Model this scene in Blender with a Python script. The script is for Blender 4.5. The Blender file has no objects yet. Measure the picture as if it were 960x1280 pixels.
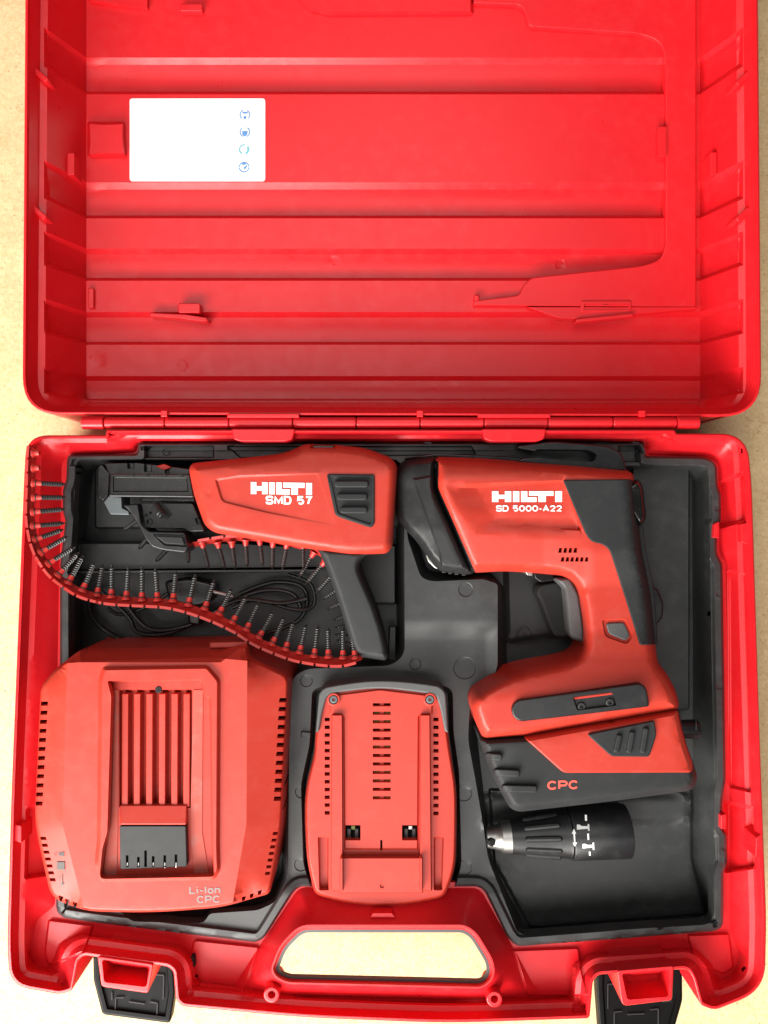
import bpy, bmesh, math, random
import numpy as np
from mathutils import Vector, Matrix
from mathutils.geometry import delaunay_2d_cdt

random.seed(4)
scene = bpy.context.scene
COL = scene.collection
R = math.radians
CZ, F = 0.65, 961.0            # camera height above the board (m), focal length in photograph pixels

# ------------------------------------------------------------------ camera, world, lamps, exposure
cam_d = bpy.data.cameras.new('camera')
cam = bpy.data.objects.new('camera', cam_d); COL.objects.link(cam)
cam.location = (0, 0, CZ)
cam_d.sensor_fit = 'VERTICAL'; cam_d.sensor_height = 36.0; cam_d.lens = 36.0 * F / 1280.0
cam_d.clip_start = 0.01; cam_d.clip_end = 50
scene.camera = cam

world = bpy.data.worlds.new('World'); scene.world = world; world.use_nodes = True
bg = world.node_tree.nodes['Background']
bg.inputs['Color'].default_value = (1.0, 0.97, 0.93, 1); bg.inputs['Strength'].default_value = 0.08

def area_lamp(name, loc, target, size, power, color):
    d = bpy.data.lights.new(name, 'AREA'); d.shape = 'RECTANGLE'; d.size, d.size_y = size
    d.energy = power; d.color = color
    o = bpy.data.objects.new(name, d); COL.objects.link(o); o.location = loc
    o.rotation_euler = (Vector(target) - Vector(loc)).to_track_quat('-Z', 'Y').to_euler()
    return o
area_lamp('window_light', (-0.74, -1.25, 0.74), (-0.05, -0.1, 0.0), (1.5, 0.9), 70, (1.0, 0.97, 0.92))
area_lamp('overhead_fill', (-0.15, -0.88, 1.7), (0.0, -0.1, 0.0), (1.5, 1.0), 12.5, (1.0, 0.98, 0.95))  # added soft fill from above, for sheen on tray, battery and charger
area_lamp('overhead_fill', (-0.25, 0.72, 1.9), (0.0, 0.2, 0.0), (1.6, 1.0), 10, (1.0, 0.98, 0.95))  # weaker fill added over the lid to give it sheen

scene.view_settings.view_transform = 'Standard'; scene.view_settings.look = 'None'
scene.view_settings.exposure = 0.36; scene.view_settings.gamma = 1.0
scene.view_settings.use_curve_mapping = False
scene.cycles.use_denoising = True
scene.cycles.max_bounces = 8

# ------------------------------------------------------------------ materials
MAT = {}
def nodes_of(name):
    m = bpy.data.materials.new(name); m.use_nodes = True
    nt = m.node_tree; b = nt.nodes['Principled BSDF']
    return m, nt, b
def add(nt, t, **kw):
    n = nt.nodes.new(t)
    for k, v in kw.items(): setattr(n, k, v)
    return n
def ramp(nt, fac, stops):
    r = add(nt, 'ShaderNodeValToRGB')
    cr = r.color_ramp
    while len(cr.elements) > len(stops): cr.elements.remove(cr.elements[-1])
    while len(cr.elements) < len(stops): cr.elements.new(0.5)
    for e, (p, c) in zip(cr.elements, stops): e.position = p; e.color = c if len(c) == 4 else (*c, 1)
    nt.links.new(fac, r.inputs[0]); return r
def plastic(key, col, rough=0.4, grain=0.25, grain_scale=1400, var=0.10, dust=0.0, dust_col=(0.45, 0.42, 0.38), metal=0.0, scr=0.0, spec=0.5, smudge=0.0):
    m, nt, b = nodes_of(key)
    tc = add(nt, 'ShaderNodeNewGeometry')
    pos = tc.outputs['Position']
    n1 = add(nt, 'ShaderNodeTexNoise'); n1.inputs['Scale'].default_value = 14; n1.inputs['Detail'].default_value = 6
    n2 = add(nt, 'ShaderNodeTexNoise'); n2.inputs['Scale'].default_value = 85; n2.inputs['Detail'].default_value = 8; n2.inputs['Roughness'].default_value = 0.65
    n3 = add(nt, 'ShaderNodeTexNoise'); n3.inputs['Scale'].default_value = grain_scale; n3.inputs['Detail'].default_value = 2
    for n in (n1, n2, n3): nt.links.new(pos, n.inputs['Vector'])
    lo = tuple(c * (1 - var) for c in col); hi = tuple(min(1, c * (1 + var)) for c in col)
    r1 = ramp(nt, n1.outputs['Fac'], [(0.3, lo), (0.7, hi)])
    last = r1.outputs['Color']
    if dust > 0:
        rd = ramp(nt, n2.outputs['Fac'], [(0.50, (0, 0, 0)), (0.78, (dust, dust, dust))])
        mx = add(nt, 'ShaderNodeMix', data_type='RGBA')
        nt.links.new(rd.outputs['Color'], mx.inputs[0]); nt.links.new(last, mx.inputs[6]); mx.inputs[7].default_value = (*dust_col, 1)
        last = mx.outputs[2]
    if scr > 0:
        mp = add(nt, 'ShaderNodeMapping'); mp.inputs['Scale'].default_value = (160, 1200, 160); mp.inputs['Rotation'].default_value = (0, 0, 0.5)
        nt.links.new(pos, mp.inputs['Vector'])
        ns = add(nt, 'ShaderNodeTexNoise'); ns.inputs['Scale'].default_value = 1.0; ns.inputs['Detail'].default_value = 1
        nt.links.new(mp.outputs[0], ns.inputs['Vector'])
        rs = ramp(nt, ns.outputs['Fac'], [(0.70, (0, 0, 0)), (0.76, (scr, scr, scr))])
        mx = add(nt, 'ShaderNodeMix', data_type='RGBA')
        nt.links.new(rs.outputs['Color'], mx.inputs[0]); nt.links.new(last, mx.inputs[6]); mx.inputs[7].default_value = (*dust_col, 1)
        last = mx.outputs[2]
    if smudge > 0:
        n4 = add(nt, 'ShaderNodeTexNoise'); n4.inputs['Scale'].default_value = 32; n4.inputs['Detail'].default_value = 10; n4.inputs['Roughness'].default_value = 0.75; n4.inputs['Distortion'].default_value = 1.2
        nt.links.new(pos, n4.inputs['Vector'])
        r4 = ramp(nt, n4.outputs['Fac'], [(0.66, (0, 0, 0)), (0.76, (smudge, smudge, smudge))])
        mx = add(nt, 'ShaderNodeMix', data_type='RGBA')
        nt.links.new(r4.outputs['Color'], mx.inputs[0]); nt.links.new(last, mx.inputs[6]); mx.inputs[7].default_value = (0.16, 0.03, 0.03, 1)
        last = mx.outputs[2]
    nt.links.new(last, b.inputs['Base Color'])
    rr = ramp(nt, n2.outputs['Fac'], [(0.3, (rough - 0.07,) * 3), (0.75, (rough + 0.10,) * 3)])
    nt.links.new(rr.outputs['Color'], b.inputs['Roughness'])
    bp = add(nt, 'ShaderNodeBump'); bp.inputs['Strength'].default_value = grain; bp.inputs['Distance'].default_value = 0.0002
    nt.links.new(n3.outputs['Fac'], bp.inputs['Height']); nt.links.new(bp.outputs[0], b.inputs['Normal'])
    b.inputs['Metallic'].default_value = metal
    b.inputs['Specular IOR Level'].default_value = spec
    MAT[key] = m; return m

plastic('case_red', (0.67, 0.011, 0.017), 0.33, 0.12, 900, 0.04, smudge=0.30, dust=0.025, dust_col=(0.8, 0.25, 0.23), scr=0.06, spec=0.40)
plastic('tool_red', (0.46, 0.036, 0.021), 0.39, 0.25, 1600, 0.05, dust=0.08, dust_col=(0.5, 0.2, 0.16), scr=0.10, spec=0.33)
plastic('strip_red', (0.52, 0.032, 0.025), 0.35, 0.1, 900, 0.06)
plastic('tray_black', (0.027, 0.028, 0.028), 0.43, 0.35, 1100, 0.18, dust=0.12, dust_col=(0.16, 0.16, 0.16), scr=0.08, spec=0.52)
plastic('tool_black', (0.009, 0.009, 0.010), 0.38, 0.25, 1500, 0.15, dust=0.06, dust_col=(0.2, 0.2, 0.19), scr=0.04)
plastic('gloss_black', (0.006, 0.006, 0.006), 0.25, 0.08, 900, 0.15, dust=0.03, dust_col=(0.2, 0.2, 0.19), scr=0.08)
plastic('rubber', (0.020, 0.021, 0.022), 0.60, 0.45, 1800, 0.12, dust=0.08, dust_col=(0.12, 0.12, 0.11), spec=0.28)
plastic('grey_plastic', (0.075, 0.075, 0.075), 0.5, 0.3, 1500, 0.1, dust=0.1, dust_col=(0.25, 0.25, 0.25))
plastic('nose_black', (0.012, 0.012, 0.0125), 0.46, 0.35, 1500, 0.15, dust=0.08, dust_col=(0.14, 0.14, 0.13), spec=0.36)
plastic('contact_black', (0.03, 0.03, 0.03), 0.55, 0.2, 1500, 0.1, spec=0.3)
plastic('latch_black', (0.003, 0.003, 0.003), 0.45, 0.1, 900, 0.1, spec=0.12)
plastic('dusty_red', (0.42, 0.07, 0.05), 0.6, 0.3, 900, 0.1, dust=0.75, dust_col=(0.30, 0.17, 0.15), spec=0.3)
plastic('cable_black', (0.008, 0.008, 0.008), 0.30, 0.1, 900, 0.1)
plastic('void_black', (0.004, 0.004, 0.004), 0.8, 0.0)
plastic('steel', (0.40, 0.39, 0.37), 0.40, 0.1, 900, 0.1, metal=1.0)
plastic('grey_steel', (0.10, 0.115, 0.12), 0.45, 0.2, 900, 0.1, metal=0.3)
plastic('screw_grey', (0.055, 0.055, 0.054), 0.40, 0.1, 900, 0.1, metal=0.6)
plastic('print_white', (0.82, 0.82, 0.80), 0.5, 0.0, 900, 0.02)
plastic('sticker_white', (0.86, 0.87, 0.86), 0.45, 0.0, 900, 0.01)
plastic('print_blue', (0.10, 0.28, 0.62), 0.5, 0.0, 900, 0.05)
plastic('print_teal', (0.16, 0.48, 0.56), 0.5, 0.0, 900, 0.05)
plastic('print_grey', (0.22, 0.17, 0.16), 0.5, 0.0, 900, 0.05)
plastic('print_red', (0.75, 0.09, 0.06), 0.5, 0.0, 900, 0.05)
plastic('print_dark', (0.03, 0.025, 0.025), 0.5, 0.0, 900, 0.05)
plastic('lens_grey', (0.10, 0.09, 0.085), 0.6, 0.0, 900, 0.05, spec=0.2)
plastic('board_green', (0.16, 0.20, 0.03), 0.5, 0.1, 900, 0.2)
plastic('wood_pale', (0.66, 0.50, 0.28), 0.8, 0.5, 900, 0.15)

def chipboard():
    m, nt, b = nodes_of('chipboard')
    g = add(nt, 'ShaderNodeNewGeometry'); pos = g.outputs['Position']
    mp = add(nt, 'ShaderNodeMapping'); mp.inputs['Scale'].default_value = (620, 380, 300); mp.inputs['Rotation'].default_value = (0, 0, 0.4)
    nt.links.new(pos, mp.inputs['Vector'])
    v = add(nt, 'ShaderNodeTexVoronoi'); v.inputs['Scale'].default_value = 1.0; nt.links.new(mp.outputs[0], v.inputs['Vector'])
    mp2 = add(nt, 'ShaderNodeMapping'); mp2.inputs['Scale'].default_value = (260, 520, 200); mp2.inputs['Rotation'].default_value = (0, 0, -0.7)
    nt.links.new(pos, mp2.inputs['Vector'])
    v2 = add(nt, 'ShaderNodeTexVoronoi'); v2.inputs['Scale'].default_value = 1.0; nt.links.new(mp2.outputs[0], v2.inputs['Vector'])
    s1 = add(nt, 'ShaderNodeSeparateColor'); nt.links.new(v.outputs['Color'], s1.inputs[0])
    s2 = add(nt, 'ShaderNodeSeparateColor'); nt.links.new(v2.outputs['Color'], s2.inputs[0])
    n = add(nt, 'ShaderNodeTexNoise'); n.inputs['Scale'].default_value = 40; n.inputs['Detail'].default_value = 8; nt.links.new(pos, n.inputs['Vector'])
    r1 = ramp(nt, s1.outputs[0], [(0.0, (0.58, 0.41, 0.20)), (0.12, (0.66, 0.49, 0.25)), (0.6, (0.71, 0.54, 0.29)), (1.0, (0.77, 0.62, 0.36))])
    r2 = ramp(nt, s2.outputs[1], [(0.0, (0.63, 0.45, 0.22)), (0.5, (0.71, 0.54, 0.29)), (1.0, (0.76, 0.60, 0.34))])
    mx = add(nt, 'ShaderNodeMix', data_type='RGBA'); mx.inputs[0].default_value = 0.5
    nt.links.new(r1.outputs[0], mx.inputs[6]); nt.links.new(r2.outputs[0], mx.inputs[7])
    n5 = add(nt, 'ShaderNodeTexNoise'); n5.inputs['Scale'].default_value = 420; n5.inputs['Detail'].default_value = 3; nt.links.new(pos, n5.inputs['Vector'])
    rs = ramp(nt, n5.outputs['Fac'], [(0.29, (0.75, 0.75, 0.75)), (0.35, (0, 0, 0))])
    mx2 = add(nt, 'ShaderNodeMix', data_type='RGBA'); nt.links.new(rs.outputs[0], mx2.inputs[0])
    nt.links.new(mx.outputs[2], mx2.inputs[6]); mx2.inputs[7].default_value = (0.20, 0.11, 0.05, 1)
    rn = ramp(nt, n.outputs['Fac'], [(0.3, (0.88, 0.86, 0.84)), (0.7, (1.0, 1.0, 1.0))])
    mx3 = add(nt, 'ShaderNodeMix', data_type='RGBA', blend_type='MULTIPLY'); mx3.inputs[0].default_value = 1
    nt.links.new(mx2.outputs[2], mx3.inputs[6]); nt.links.new(rn.outputs[0], mx3.inputs[7])
    nt.links.new(mx3.outputs[2], b.inputs['Base Color'])
    b.inputs['Roughness'].default_value = 0.75
    bp = add(nt, 'ShaderNodeBump'); bp.inputs['Strength'].default_value = 0.25; bp.inputs['Distance'].default_value = 0.0005
    nt.links.new(s1.outputs[1], bp.inputs['Height']); nt.links.new(bp.outputs[0], b.inputs['Normal'])
    MAT['chipboard'] = m
chipboard()

# ------------------------------------------------------------------ geometry helpers
def P(px, py, z):
    """the point of the scene at height z that stands at this place of the photograph"""
    s = (CZ - z) / F
    return Vector(((px - 480) * s, (640 - py) * s, z))
MM = (CZ - 0.07) / F           # metres per photograph pixel near the rim of the case

LOC = {}
def thing(name, px, py, z, label, cat, group=None):
    o = bpy.data.objects.new(name, None); COL.objects.link(o)
    o.empty_display_size = 0.02
    o.location = P(px, py, z); LOC[o.name] = Vector(o.location)
    o['label'] = label; o['category'] = cat
    if group: o['group'] = group
    return o
def finish(name, verts, faces, mat, parent=None, smooth=True, angle=32, wn=True):
    me = bpy.data.meshes.new(name)
    V = np.array([tuple(v) for v in verts], dtype=float)
    org = Vector(((V[:, 0].min() + V[:, 0].max()) / 2, (V[:, 1].min() + V[:, 1].max()) / 2, V[:, 2].min()))
    me.from_pydata([tuple(v - np.array(org)) for v in V], [], [list(map(int, f)) for f in faces])
    me.validate(); me.update()
    me.materials.append(MAT[mat])
    if smooth:
        me.polygons.foreach_set('use_smooth', [True] * len(me.polygons))
        me.set_sharp_from_angle(angle=R(angle))
    o = bpy.data.objects.new(name, me); COL.objects.link(o)
    place(o, org, parent)
    if smooth and wn:
        w = o.modifiers.new('normals', 'WEIGHTED_NORMAL'); w.keep_sharp = True; w.weight = 60
    return o
def place(o, org, parent):
    LOC[o.name] = Vector(org)
    if parent is not None:
        o.parent = parent; o.location = Vector(org) - LOC[parent.name]
    else:
        o.location = org

def arr(p): return np.array(p, dtype=float)
def ccw(p):
    p = arr(p); x, y = p[:, 0], p[:, 1]
    return p if (x * np.roll(y, -1) - np.roll(x, -1) * y).sum() > 0 else p[::-1]
def offset(poly, d):
    """move a closed outline inwards by d pixels"""
    p = ccw(poly); n = len(p); out = []
    for i in range(n):
        a, b, c = p[i - 1], p[i], p[(i + 1) % n]
        e1, e2 = b - a, c - b
        l1, l2 = np.hypot(*e1), np.hypot(*e2)
        if l1 < 1e-6 or l2 < 1e-6: out.append(b); continue
        n1, n2 = np.array((-e1[1], e1[0])) / l1, np.array((-e2[1], e2[0])) / l2
        k = 1 + n1 @ n2
        out.append(b + d * (n1 + n2) / max(k, 0.35))
    return arr(out)
def rnd(poly, r, n=5):
    """round the corners of an outline; r is one radius or one for each corner"""
    p = arr(poly); N = len(p); out = []
    rr = [r] * N if np.isscalar(r) else r
    for i in range(N):
        a, b, c = p[i - 1], p[i], p[(i + 1) % N]
        u, v = a - b, c - b
        lu, lv = np.hypot(*u), np.hypot(*v)
        q = min(rr[i], lu * 0.49, lv * 0.49)
        if q < 0.2: out.append(b); continue
        s, e = b + u / lu * q, b + v / lv * q
        for k in range(n + 1):
            t = k / n; out.append((1 - t) ** 2 * s + 2 * t * (1 - t) * b + t * t * e)
    return arr(out)
def rect(x0, y0, x1, y1, r=0): 
    p = [(x0, y0), (x1, y0), (x1, y1), (x0, y1)]
    return rnd(p, r) if r else arr(p)
def circle(cx, cy, r, n=20): return arr([(cx + r * math.cos(2 * math.pi * k / n), cy + r * math.sin(2 * math.pi * k / n)) for k in range(n)])
def bar(x0, y0, x1, y1, w, r=None):
    d = arr((x1 - x0, y1 - y0)); d /= np.hypot(*d); n = arr((-d[1], d[0])) * w / 2
    a, b = arr((x0, y0)), arr((x1, y1))
    return rnd([a + n, b + n, b - n, a - n], w * 0.45 if r is None else r, 4)
def densify(poly, seg):
    out = []
    for i in range(len(poly)):
        a, b = poly[i], poly[(i + 1) % len(poly)]
        k = max(1, int(math.ceil(np.hypot(*(b - a)) / seg)))
        for j in range(k): out.append(a + (b - a) * j / k)
    return arr(out)
def seg_d2(poly, pts):
    best = np.full(len(pts), 1e18)
    for a, b in zip(poly, np.roll(poly, -1, 0)):
        e = b - a; L = max(e @ e, 1e-12)
        t = np.clip(((pts - a) @ e) / L, 0, 1)
        q = pts - a - t[:, None] * e
        best = np.minimum(best, (q * q).sum(1))
    return best
def inside(poly, pts):
    ins = np.zeros(len(pts), bool); x, y = pts[:, 0], pts[:, 1]
    for a, b in zip(poly, np.roll(poly, -1, 0)):
        if a[1] == b[1]: continue
        c = (a[1] > y) != (b[1] > y)
        ins ^= c & (x < (b[0] - a[0]) * (y - a[1]) / (b[1] - a[1]) + a[0])
    return ins
def sdist(poly, pts):
    d = np.sqrt(seg_d2(poly, pts)); return np.where(inside(poly, pts), d, -d)

EASE = {'lin': lambda t: t, 'smooth': lambda t: t * t * (3 - 2 * t), 'round': lambda t: np.sqrt(1 - (1 - t) ** 2), 'dome': lambda t: np.sin(t * math.pi / 2)}
def step(A, w, val, rel=True, ease='lin'):
    """a raised or sunk area: from outline A the surface runs to val over w pixels, or up to a second outline w"""
    A = ccw(A); B = offset(A, w) if np.isscalar(w) else ccw(w)
    return (A, B, val, rel, ease)
class Surf:
    """a moulded surface: height over the photograph plane"""
    def __init__(s, outline, z, bevel=None, feats=(), fn=None):
        s.o = ccw(outline); s.z0 = z; s.bevel = bevel; s.feats = list(feats); s.fn = fn
    def z(s, pts):
        pts = arr(pts)
        z = s.z0(pts) if callable(s.z0) else np.full(len(pts), float(s.z0))
        if s.fn: z = z + s.fn(pts)
        for A, B, val, rel, ease in s.feats:
            da, db = sdist(A, pts), sdist(B, pts)
            t = np.where(db >= 0, 1.0, np.where(da <= 0, 0.0, np.clip(da, 0, None) / np.maximum(np.clip(da, 0, None) + np.clip(-db, 0, None), 1e-9)))
            t = EASE[ease](t)
            if callable(val): val = val(pts)
            z = z + val * t if rel else z * (1 - t) + val * t
        if s.bevel:
            w, h = s.bevel
            d = np.clip(sdist(s.o, pts), 0, w)
            z = z - h * (1 - np.sqrt(np.clip(1 - (1 - d / w) ** 2, 0, 1)))
        return z
    def loops(s):
        L = [s.o]
        if s.bevel:
            for a in (15, 30, 45, 60, 75, 90): L.append(offset(s.o, s.bevel[0] * (1 - math.cos(R(a)))))
        for A, B, val, rel, ease in s.feats:
            L += [A, B]
            if ease != 'lin' and len(A) == len(B):
                n = int(np.clip(math.ceil(np.median(np.hypot(*(A - B).T)) / 3.5), 3, 8))
                L += [A + (B - A) * k / n for k in range(1, n)]
        return L
def relief(name, S, mat, parent, skirt=None, grid=0, holes=(), seg=12, hole_skirt=None, angle=32, smooth=True):
    holes = [ccw(h) for h in holes]
    pts, edges = [], []
    s_loops = S.loops()
    for L in s_loops + holes:
        L = densify(L, seg); k = len(pts)
        pts += [tuple(p) for p in L]; n = len(L)
        edges += [(k + i, k + (i + 1) % n) for i in range(n)]
    if grid:
        lo, hi = S.o.min(0), S.o.max(0)
        gx, gy = np.meshgrid(np.arange(lo[0] + grid / 2, hi[0], grid), np.arange(lo[1] + grid / 2, hi[1], grid))
        gx = gx + (np.arange(gx.shape[0]) % 2)[:, None] * grid * 0.5
        g = np.stack([gx.ravel(), gy.ravel()], 1)
        g = g[inside(S.o, g)]
        c = grid * 0.2
        line = np.concatenate([densify(L, c) for L in s_loops + holes])
        gi = np.floor((line - lo) / c).astype(int) + 4
        nx, ny = (np.ceil((hi - lo) / c).astype(int) + 9)
        occ = np.zeros((nx, ny), bool)
        for dx in (-2, -1, 0, 1, 2):
            for dy in (-2, -1, 0, 1, 2):
                if abs(dx) + abs(dy) < 4:
                    a, b = gi[:, 0] + dx, gi[:, 1] + dy; m = (a >= 0) & (b >= 0) & (a < nx) & (b < ny)
                    occ[a[m], b[m]] = True
        q = np.floor((g - lo) / c).astype(int) + 4
        keep = ~occ[q[:, 0], q[:, 1]]
        pts += [tuple(p) for p in g[keep]]
    v, e, f, *_ = delaunay_2d_cdt([Vector(p) for p in pts], edges, [], 0, 1e-4)
    v = arr([tuple(p) for p in v])
    cen = arr([v[list(t)].mean(0) for t in f])
    ok = inside(S.o, cen)
    for h in holes: ok &= ~inside(h, cen)
    tri = [list(t) for t, k in zip(f, ok) if k]
    used = sorted({i for t in tri for i in t}); mp = {i: j for j, i in enumerate(used)}
    v = v[used]; tri = [[mp[i] for i in t] for t in tri]
    z = S.z(v)
    W = [P(p[0], p[1], h) for p, h in zip(v, z)]
    out = []
    for t in tri:
        a, b, c = (W[i] for i in t)
        nz = (b[0] - a[0]) * (c[1] - a[1]) - (b[1] - a[1]) * (c[0] - a[0])
        out.append(t if nz > 0 else t[::-1])
    if skirt is not None:
        cnt = {}
        for t in out:
            for i in range(3):
                a, b = t[i], t[(i + 1) % 3]; cnt[(a, b)] = cnt.get((a, b), 0) + 1
        low = {}
        hp = [set()]
        for (a, b) in list(cnt):
            if (b, a) in cnt: continue
            for i in (a, b):
                if i not in low:
                    zb = skirt(v[i]) if callable(skirt) else skirt
                    if hole_skirt is not None and holes and -sdist(S.o, v[i:i + 1])[0] < -0.05: zb = W[i][2] - hole_skirt
                    low[i] = len(W); W.append(Vector((W[i][0], W[i][1], min(zb, W[i][2] - 1e-5))))
            out.append([b, a, low[a], low[b]])
    return finish(name, W, out, mat, parent, smooth=smooth, angle=angle)
def slab(name, outline, z, h, mat, parent, bevel=1.5, bh=None, **kw):
    """a flat piece with rounded edges, its top at height z"""
    bh = bevel * MM if bh is None else bh
    if callable(z): return relief(name, Surf(outline, lambda p, z=z: z(p) + bh, (bevel, bh)), mat, parent, skirt=kw.pop('skirt', None), **kw)
    return relief(name, Surf(outline, z, (bevel, bh)), mat, parent, skirt=kw.pop('skirt', z - h), **kw)
def decal(name, polys, zf, mat, parent, lift=0.00025):
    """flat print: polygons lying on a surface"""
    W, Fc = [], []
    for p in polys:
        p = ccw(p); z = zf(p) if callable(zf) else np.full(len(p), zf)
        k = len(W); W += [P(q[0], q[1], h + lift) for q, h in zip(p, z)]
        Fc.append(list(range(k, k + len(p)))[::-1])
    return finish(name, W, Fc, mat, parent, smooth=False)
def arc(cx, cy, rx, ry, a0, a1, n=7): return [(cx + rx * math.cos(R(a)), cy + ry * math.sin(R(a))) for a in np.linspace(a0, a1, n)]
GLYPH = {  # centre lines in a box one wide and one high, y downwards; the last number is the width of the letter
    'S': ([arc(.74, .25, .24, .25, 0, -90, 5) + arc(.27, .25, .27, .25, -90, -270, 8) + arc(.73, .75, .27, .25, -90, 90, 8) + arc(.26, .75, .26, .25, 90, 180, 5)], 1.0),
    'M': ([[(0, 1), (0, 0), (.5, .85), (1, 0), (1, 1)]], 1.15), 'D': ([[(0, 1), (0, 0)] + arc(.6, .5, .4, .5, -90, 90, 9) + [(0, 1)]], 1.0),
    '5': ([[(.95, 0), (.08, 0), (.03, .46)] + arc(.55, .69, .43, .31, -100, 150, 11)], .9), '7': ([[(0, 0), (1, 0), (.62, .45), (.42, 1)]], .85),
    '0': ([arc(.5, .5, .5, .5, -90, 270, 17)], 1.0), '-': ([[(0, .62), (1, .62)]], .42), 'A': ([[(0, 1), (.5, 0), (1, 1)], [(.36, .7), (.64, .7)]], 1.1),
    '2': ([arc(.5, .28, .47, .28, -175, 40, 9) + [(.06, 1), (1, 1)]], .95), 'C': ([arc(.5, .5, .5, .5, -38, -322, 14)], 1.05), 'P': ([[(0, 1), (0, 0)] + arc(.66, .28, .34, .28, -90, 90, 7) + [(.14, .56)]], .95),
    'L': ([[(0, 0), (0, 1), (1, 1)]], .72), 'i': ([[(.5, .32), (.5, 1)], [(.5, .0), (.5, .14)]], .12), 'I': ([[(.5, 0), (.5, 1)]], .12),
    'o': ([arc(.5, .66, .5, .34, -90, 270, 15)], .72), 'n': ([[(0, 1), (0, .34), (.55, .34), (.85, .38), (1, .55), (1, 1)]], .66), ' ': ([], .35)}
def lettering(name, body, x0, y0, x1, y1, zf, mat, parent, weight=0.2, slope=0.0, lift=0.00025):
    """letters drawn as broad strokes, width spread over x0..x1"""
    h = y1 - y0; w = h * weight; gap = h * 0.30
    tot = sum(GLYPH[c][1] for c in body)
    k = ((x1 - x0) - gap * (len(body) - 1) - w) / tot
    W, Fc, x = [], [], x0 + w / 2
    for c in body:
        strokes, gw = GLYPH[c]
        for st in strokes:
            p = arr([(x + a * gw * k, y0 + w / 2 + b * (h - w)) for a, b in st])
            n = len(p); N = []
            closed = np.hypot(*(p[0] - p[-1])) < 0.01
            for i in range(n):
                a = p[i - 1] if i else (p[-2] if closed else None); b = p[(i + 1)] if i < n - 1 else (p[1] if closed else None)
                ns = []
                if a is not None: e = p[i] - a; ns.append(arr((-e[1], e[0])) / max(np.hypot(*e), 1e-6))
                if b is not None: e = b - p[i]; ns.append(arr((-e[1], e[0])) / max(np.hypot(*e), 1e-6))
                m = sum(ns); 
                if len(ns) == 2: m = m / max(1 + ns[0] @ ns[1], 0.45)
                N.append(m)
            o = len(W)
            for q, m in zip(p, N):
                for sgn in (1, -1):
                    r = q + m * sgn * w / 2; r = arr((r[0], r[1] + slope * (r[0] - x0) / (x1 - x0)))
                    z = float(zf([r])[0]) if callable(zf) else zf
                    W.append(P(r[0], r[1], z + lift))
            Fc += [[o + 2 * i, o + 2 * i + 1, o + 2 * i + 3, o + 2 * i + 2] for i in range(n - 1)]
        x += gw * k + gap
    return finish(name, W, Fc, mat, parent, smooth=False)
def maker_name(x0, y0, x1, y1, zf, parent, slope=0.0):
    w, h = (x1 - x0) / 348, (y1 - y0) / 52
    def q(pts): return [(x0 + a * w, y0 + b * h + slope * a / 348) for a, b in pts]
    pol = [q([(0, 0), (32, 0), (32, 52), (0, 52)]), q([(32, 17), (64, 17), (64, 37), (32, 37)]), q([(64, 0), (96, 0), (96, 52), (64, 52)]),
           q([(104, 0), (136, 0), (136, 52), (104, 52)]),
           q([(144, 0), (176, 0), (176, 28), (176, 52), (144, 52)]), q([(176, 29), (222, 29), (222, 52), (176, 52)]),
           q([(184, 0), (306, 0), (306, 22), (184, 22)]), q([(230, 22), (268, 22), (268, 52), (230, 52)]),
           q([(314, 0), (348, 0), (348, 52), (314, 52)])]
    return decal('lettering', pol, zf, 'print_white', parent)
def tube(name, path, r, mat, parent, n=10, closed_ends=True):
    path = [Vector(p) for p in path]; W, Fc = [], []
    up = Vector((0, 0, 1)); m = len(path)
    rr = [r] * m if np.isscalar(r) else r
    for i, p in enumerate(path):
        t = (path[min(i + 1, m - 1)] - path[max(i - 1, 0)]).normalized()
        s = t.cross(up)
        if s.length < 1e-4: s = t.cross(Vector((0, 1, 0)))
        s.normalize(); u = s.cross(t)
        for k in range(n):
            a = 2 * math.pi * k / n; W.append(p + (s * math.cos(a) + u * math.sin(a)) * rr[i])
    for i in range(m - 1):
        for k in range(n):
            a, b = i * n + k, i * n + (k + 1) % n
            Fc.append([a, b, b + n, a + n])
    if closed_ends: Fc.append(list(range(n))); Fc.append(list(range((m - 1) * n, m * n))[::-1])
    return finish(name, W, Fc, mat, parent)
def spline(pts, k=8):
    pts = [Vector(p) for p in pts]; out = []
    for i in range(len(pts) - 1):
        a, b, c, d = pts[max(i - 1, 0)], pts[i], pts[i + 1], pts[min(i + 2, len(pts) - 1)]
        for j in range(k):
            t = j / k
            out.append(0.5 * ((2 * b) + (c - a) * t + (2 * a - 5 * b + 4 * c - d) * t * t + (3 * b - a - 3 * c + d) * t ** 3))
    out.append(pts[-1]); return out
def lathe(name, a, axis, prof, mat, parent, n=24):
    """turned piece: prof is a list of (distance along the axis, radius)"""
    axis = Vector(axis).normalized(); a = Vector(a)
    s = axis.cross(Vector((0, 0, 1)))
    if s.length < 1e-4: s = Vector((1, 0, 0))
    s.normalize(); u = axis.cross(s)
    W, Fc = [], []
    for t, r in prof:
        for k in range(n):
            g = 2 * math.pi * k / n; W.append(a + axis * t + (s * math.cos(g) + u * math.sin(g)) * r)
    for i in range(len(prof) - 1):
        for k in range(n):
            p, q = i * n + k, i * n + (k + 1) % n; Fc.append([p, q, q + n, p + n])
    Fc.append(list(range(n))[::-1]); Fc.append(list(range((len(prof) - 1) * n, len(prof) * n)))
    o = finish(name, W, Fc, mat, parent, wn=False)
    bm = bmesh.new(); bm.from_mesh(o.data); bmesh.ops.recalc_face_normals(bm, faces=bm.faces); bm.to_mesh(o.data); bm.free()
    return o
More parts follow.
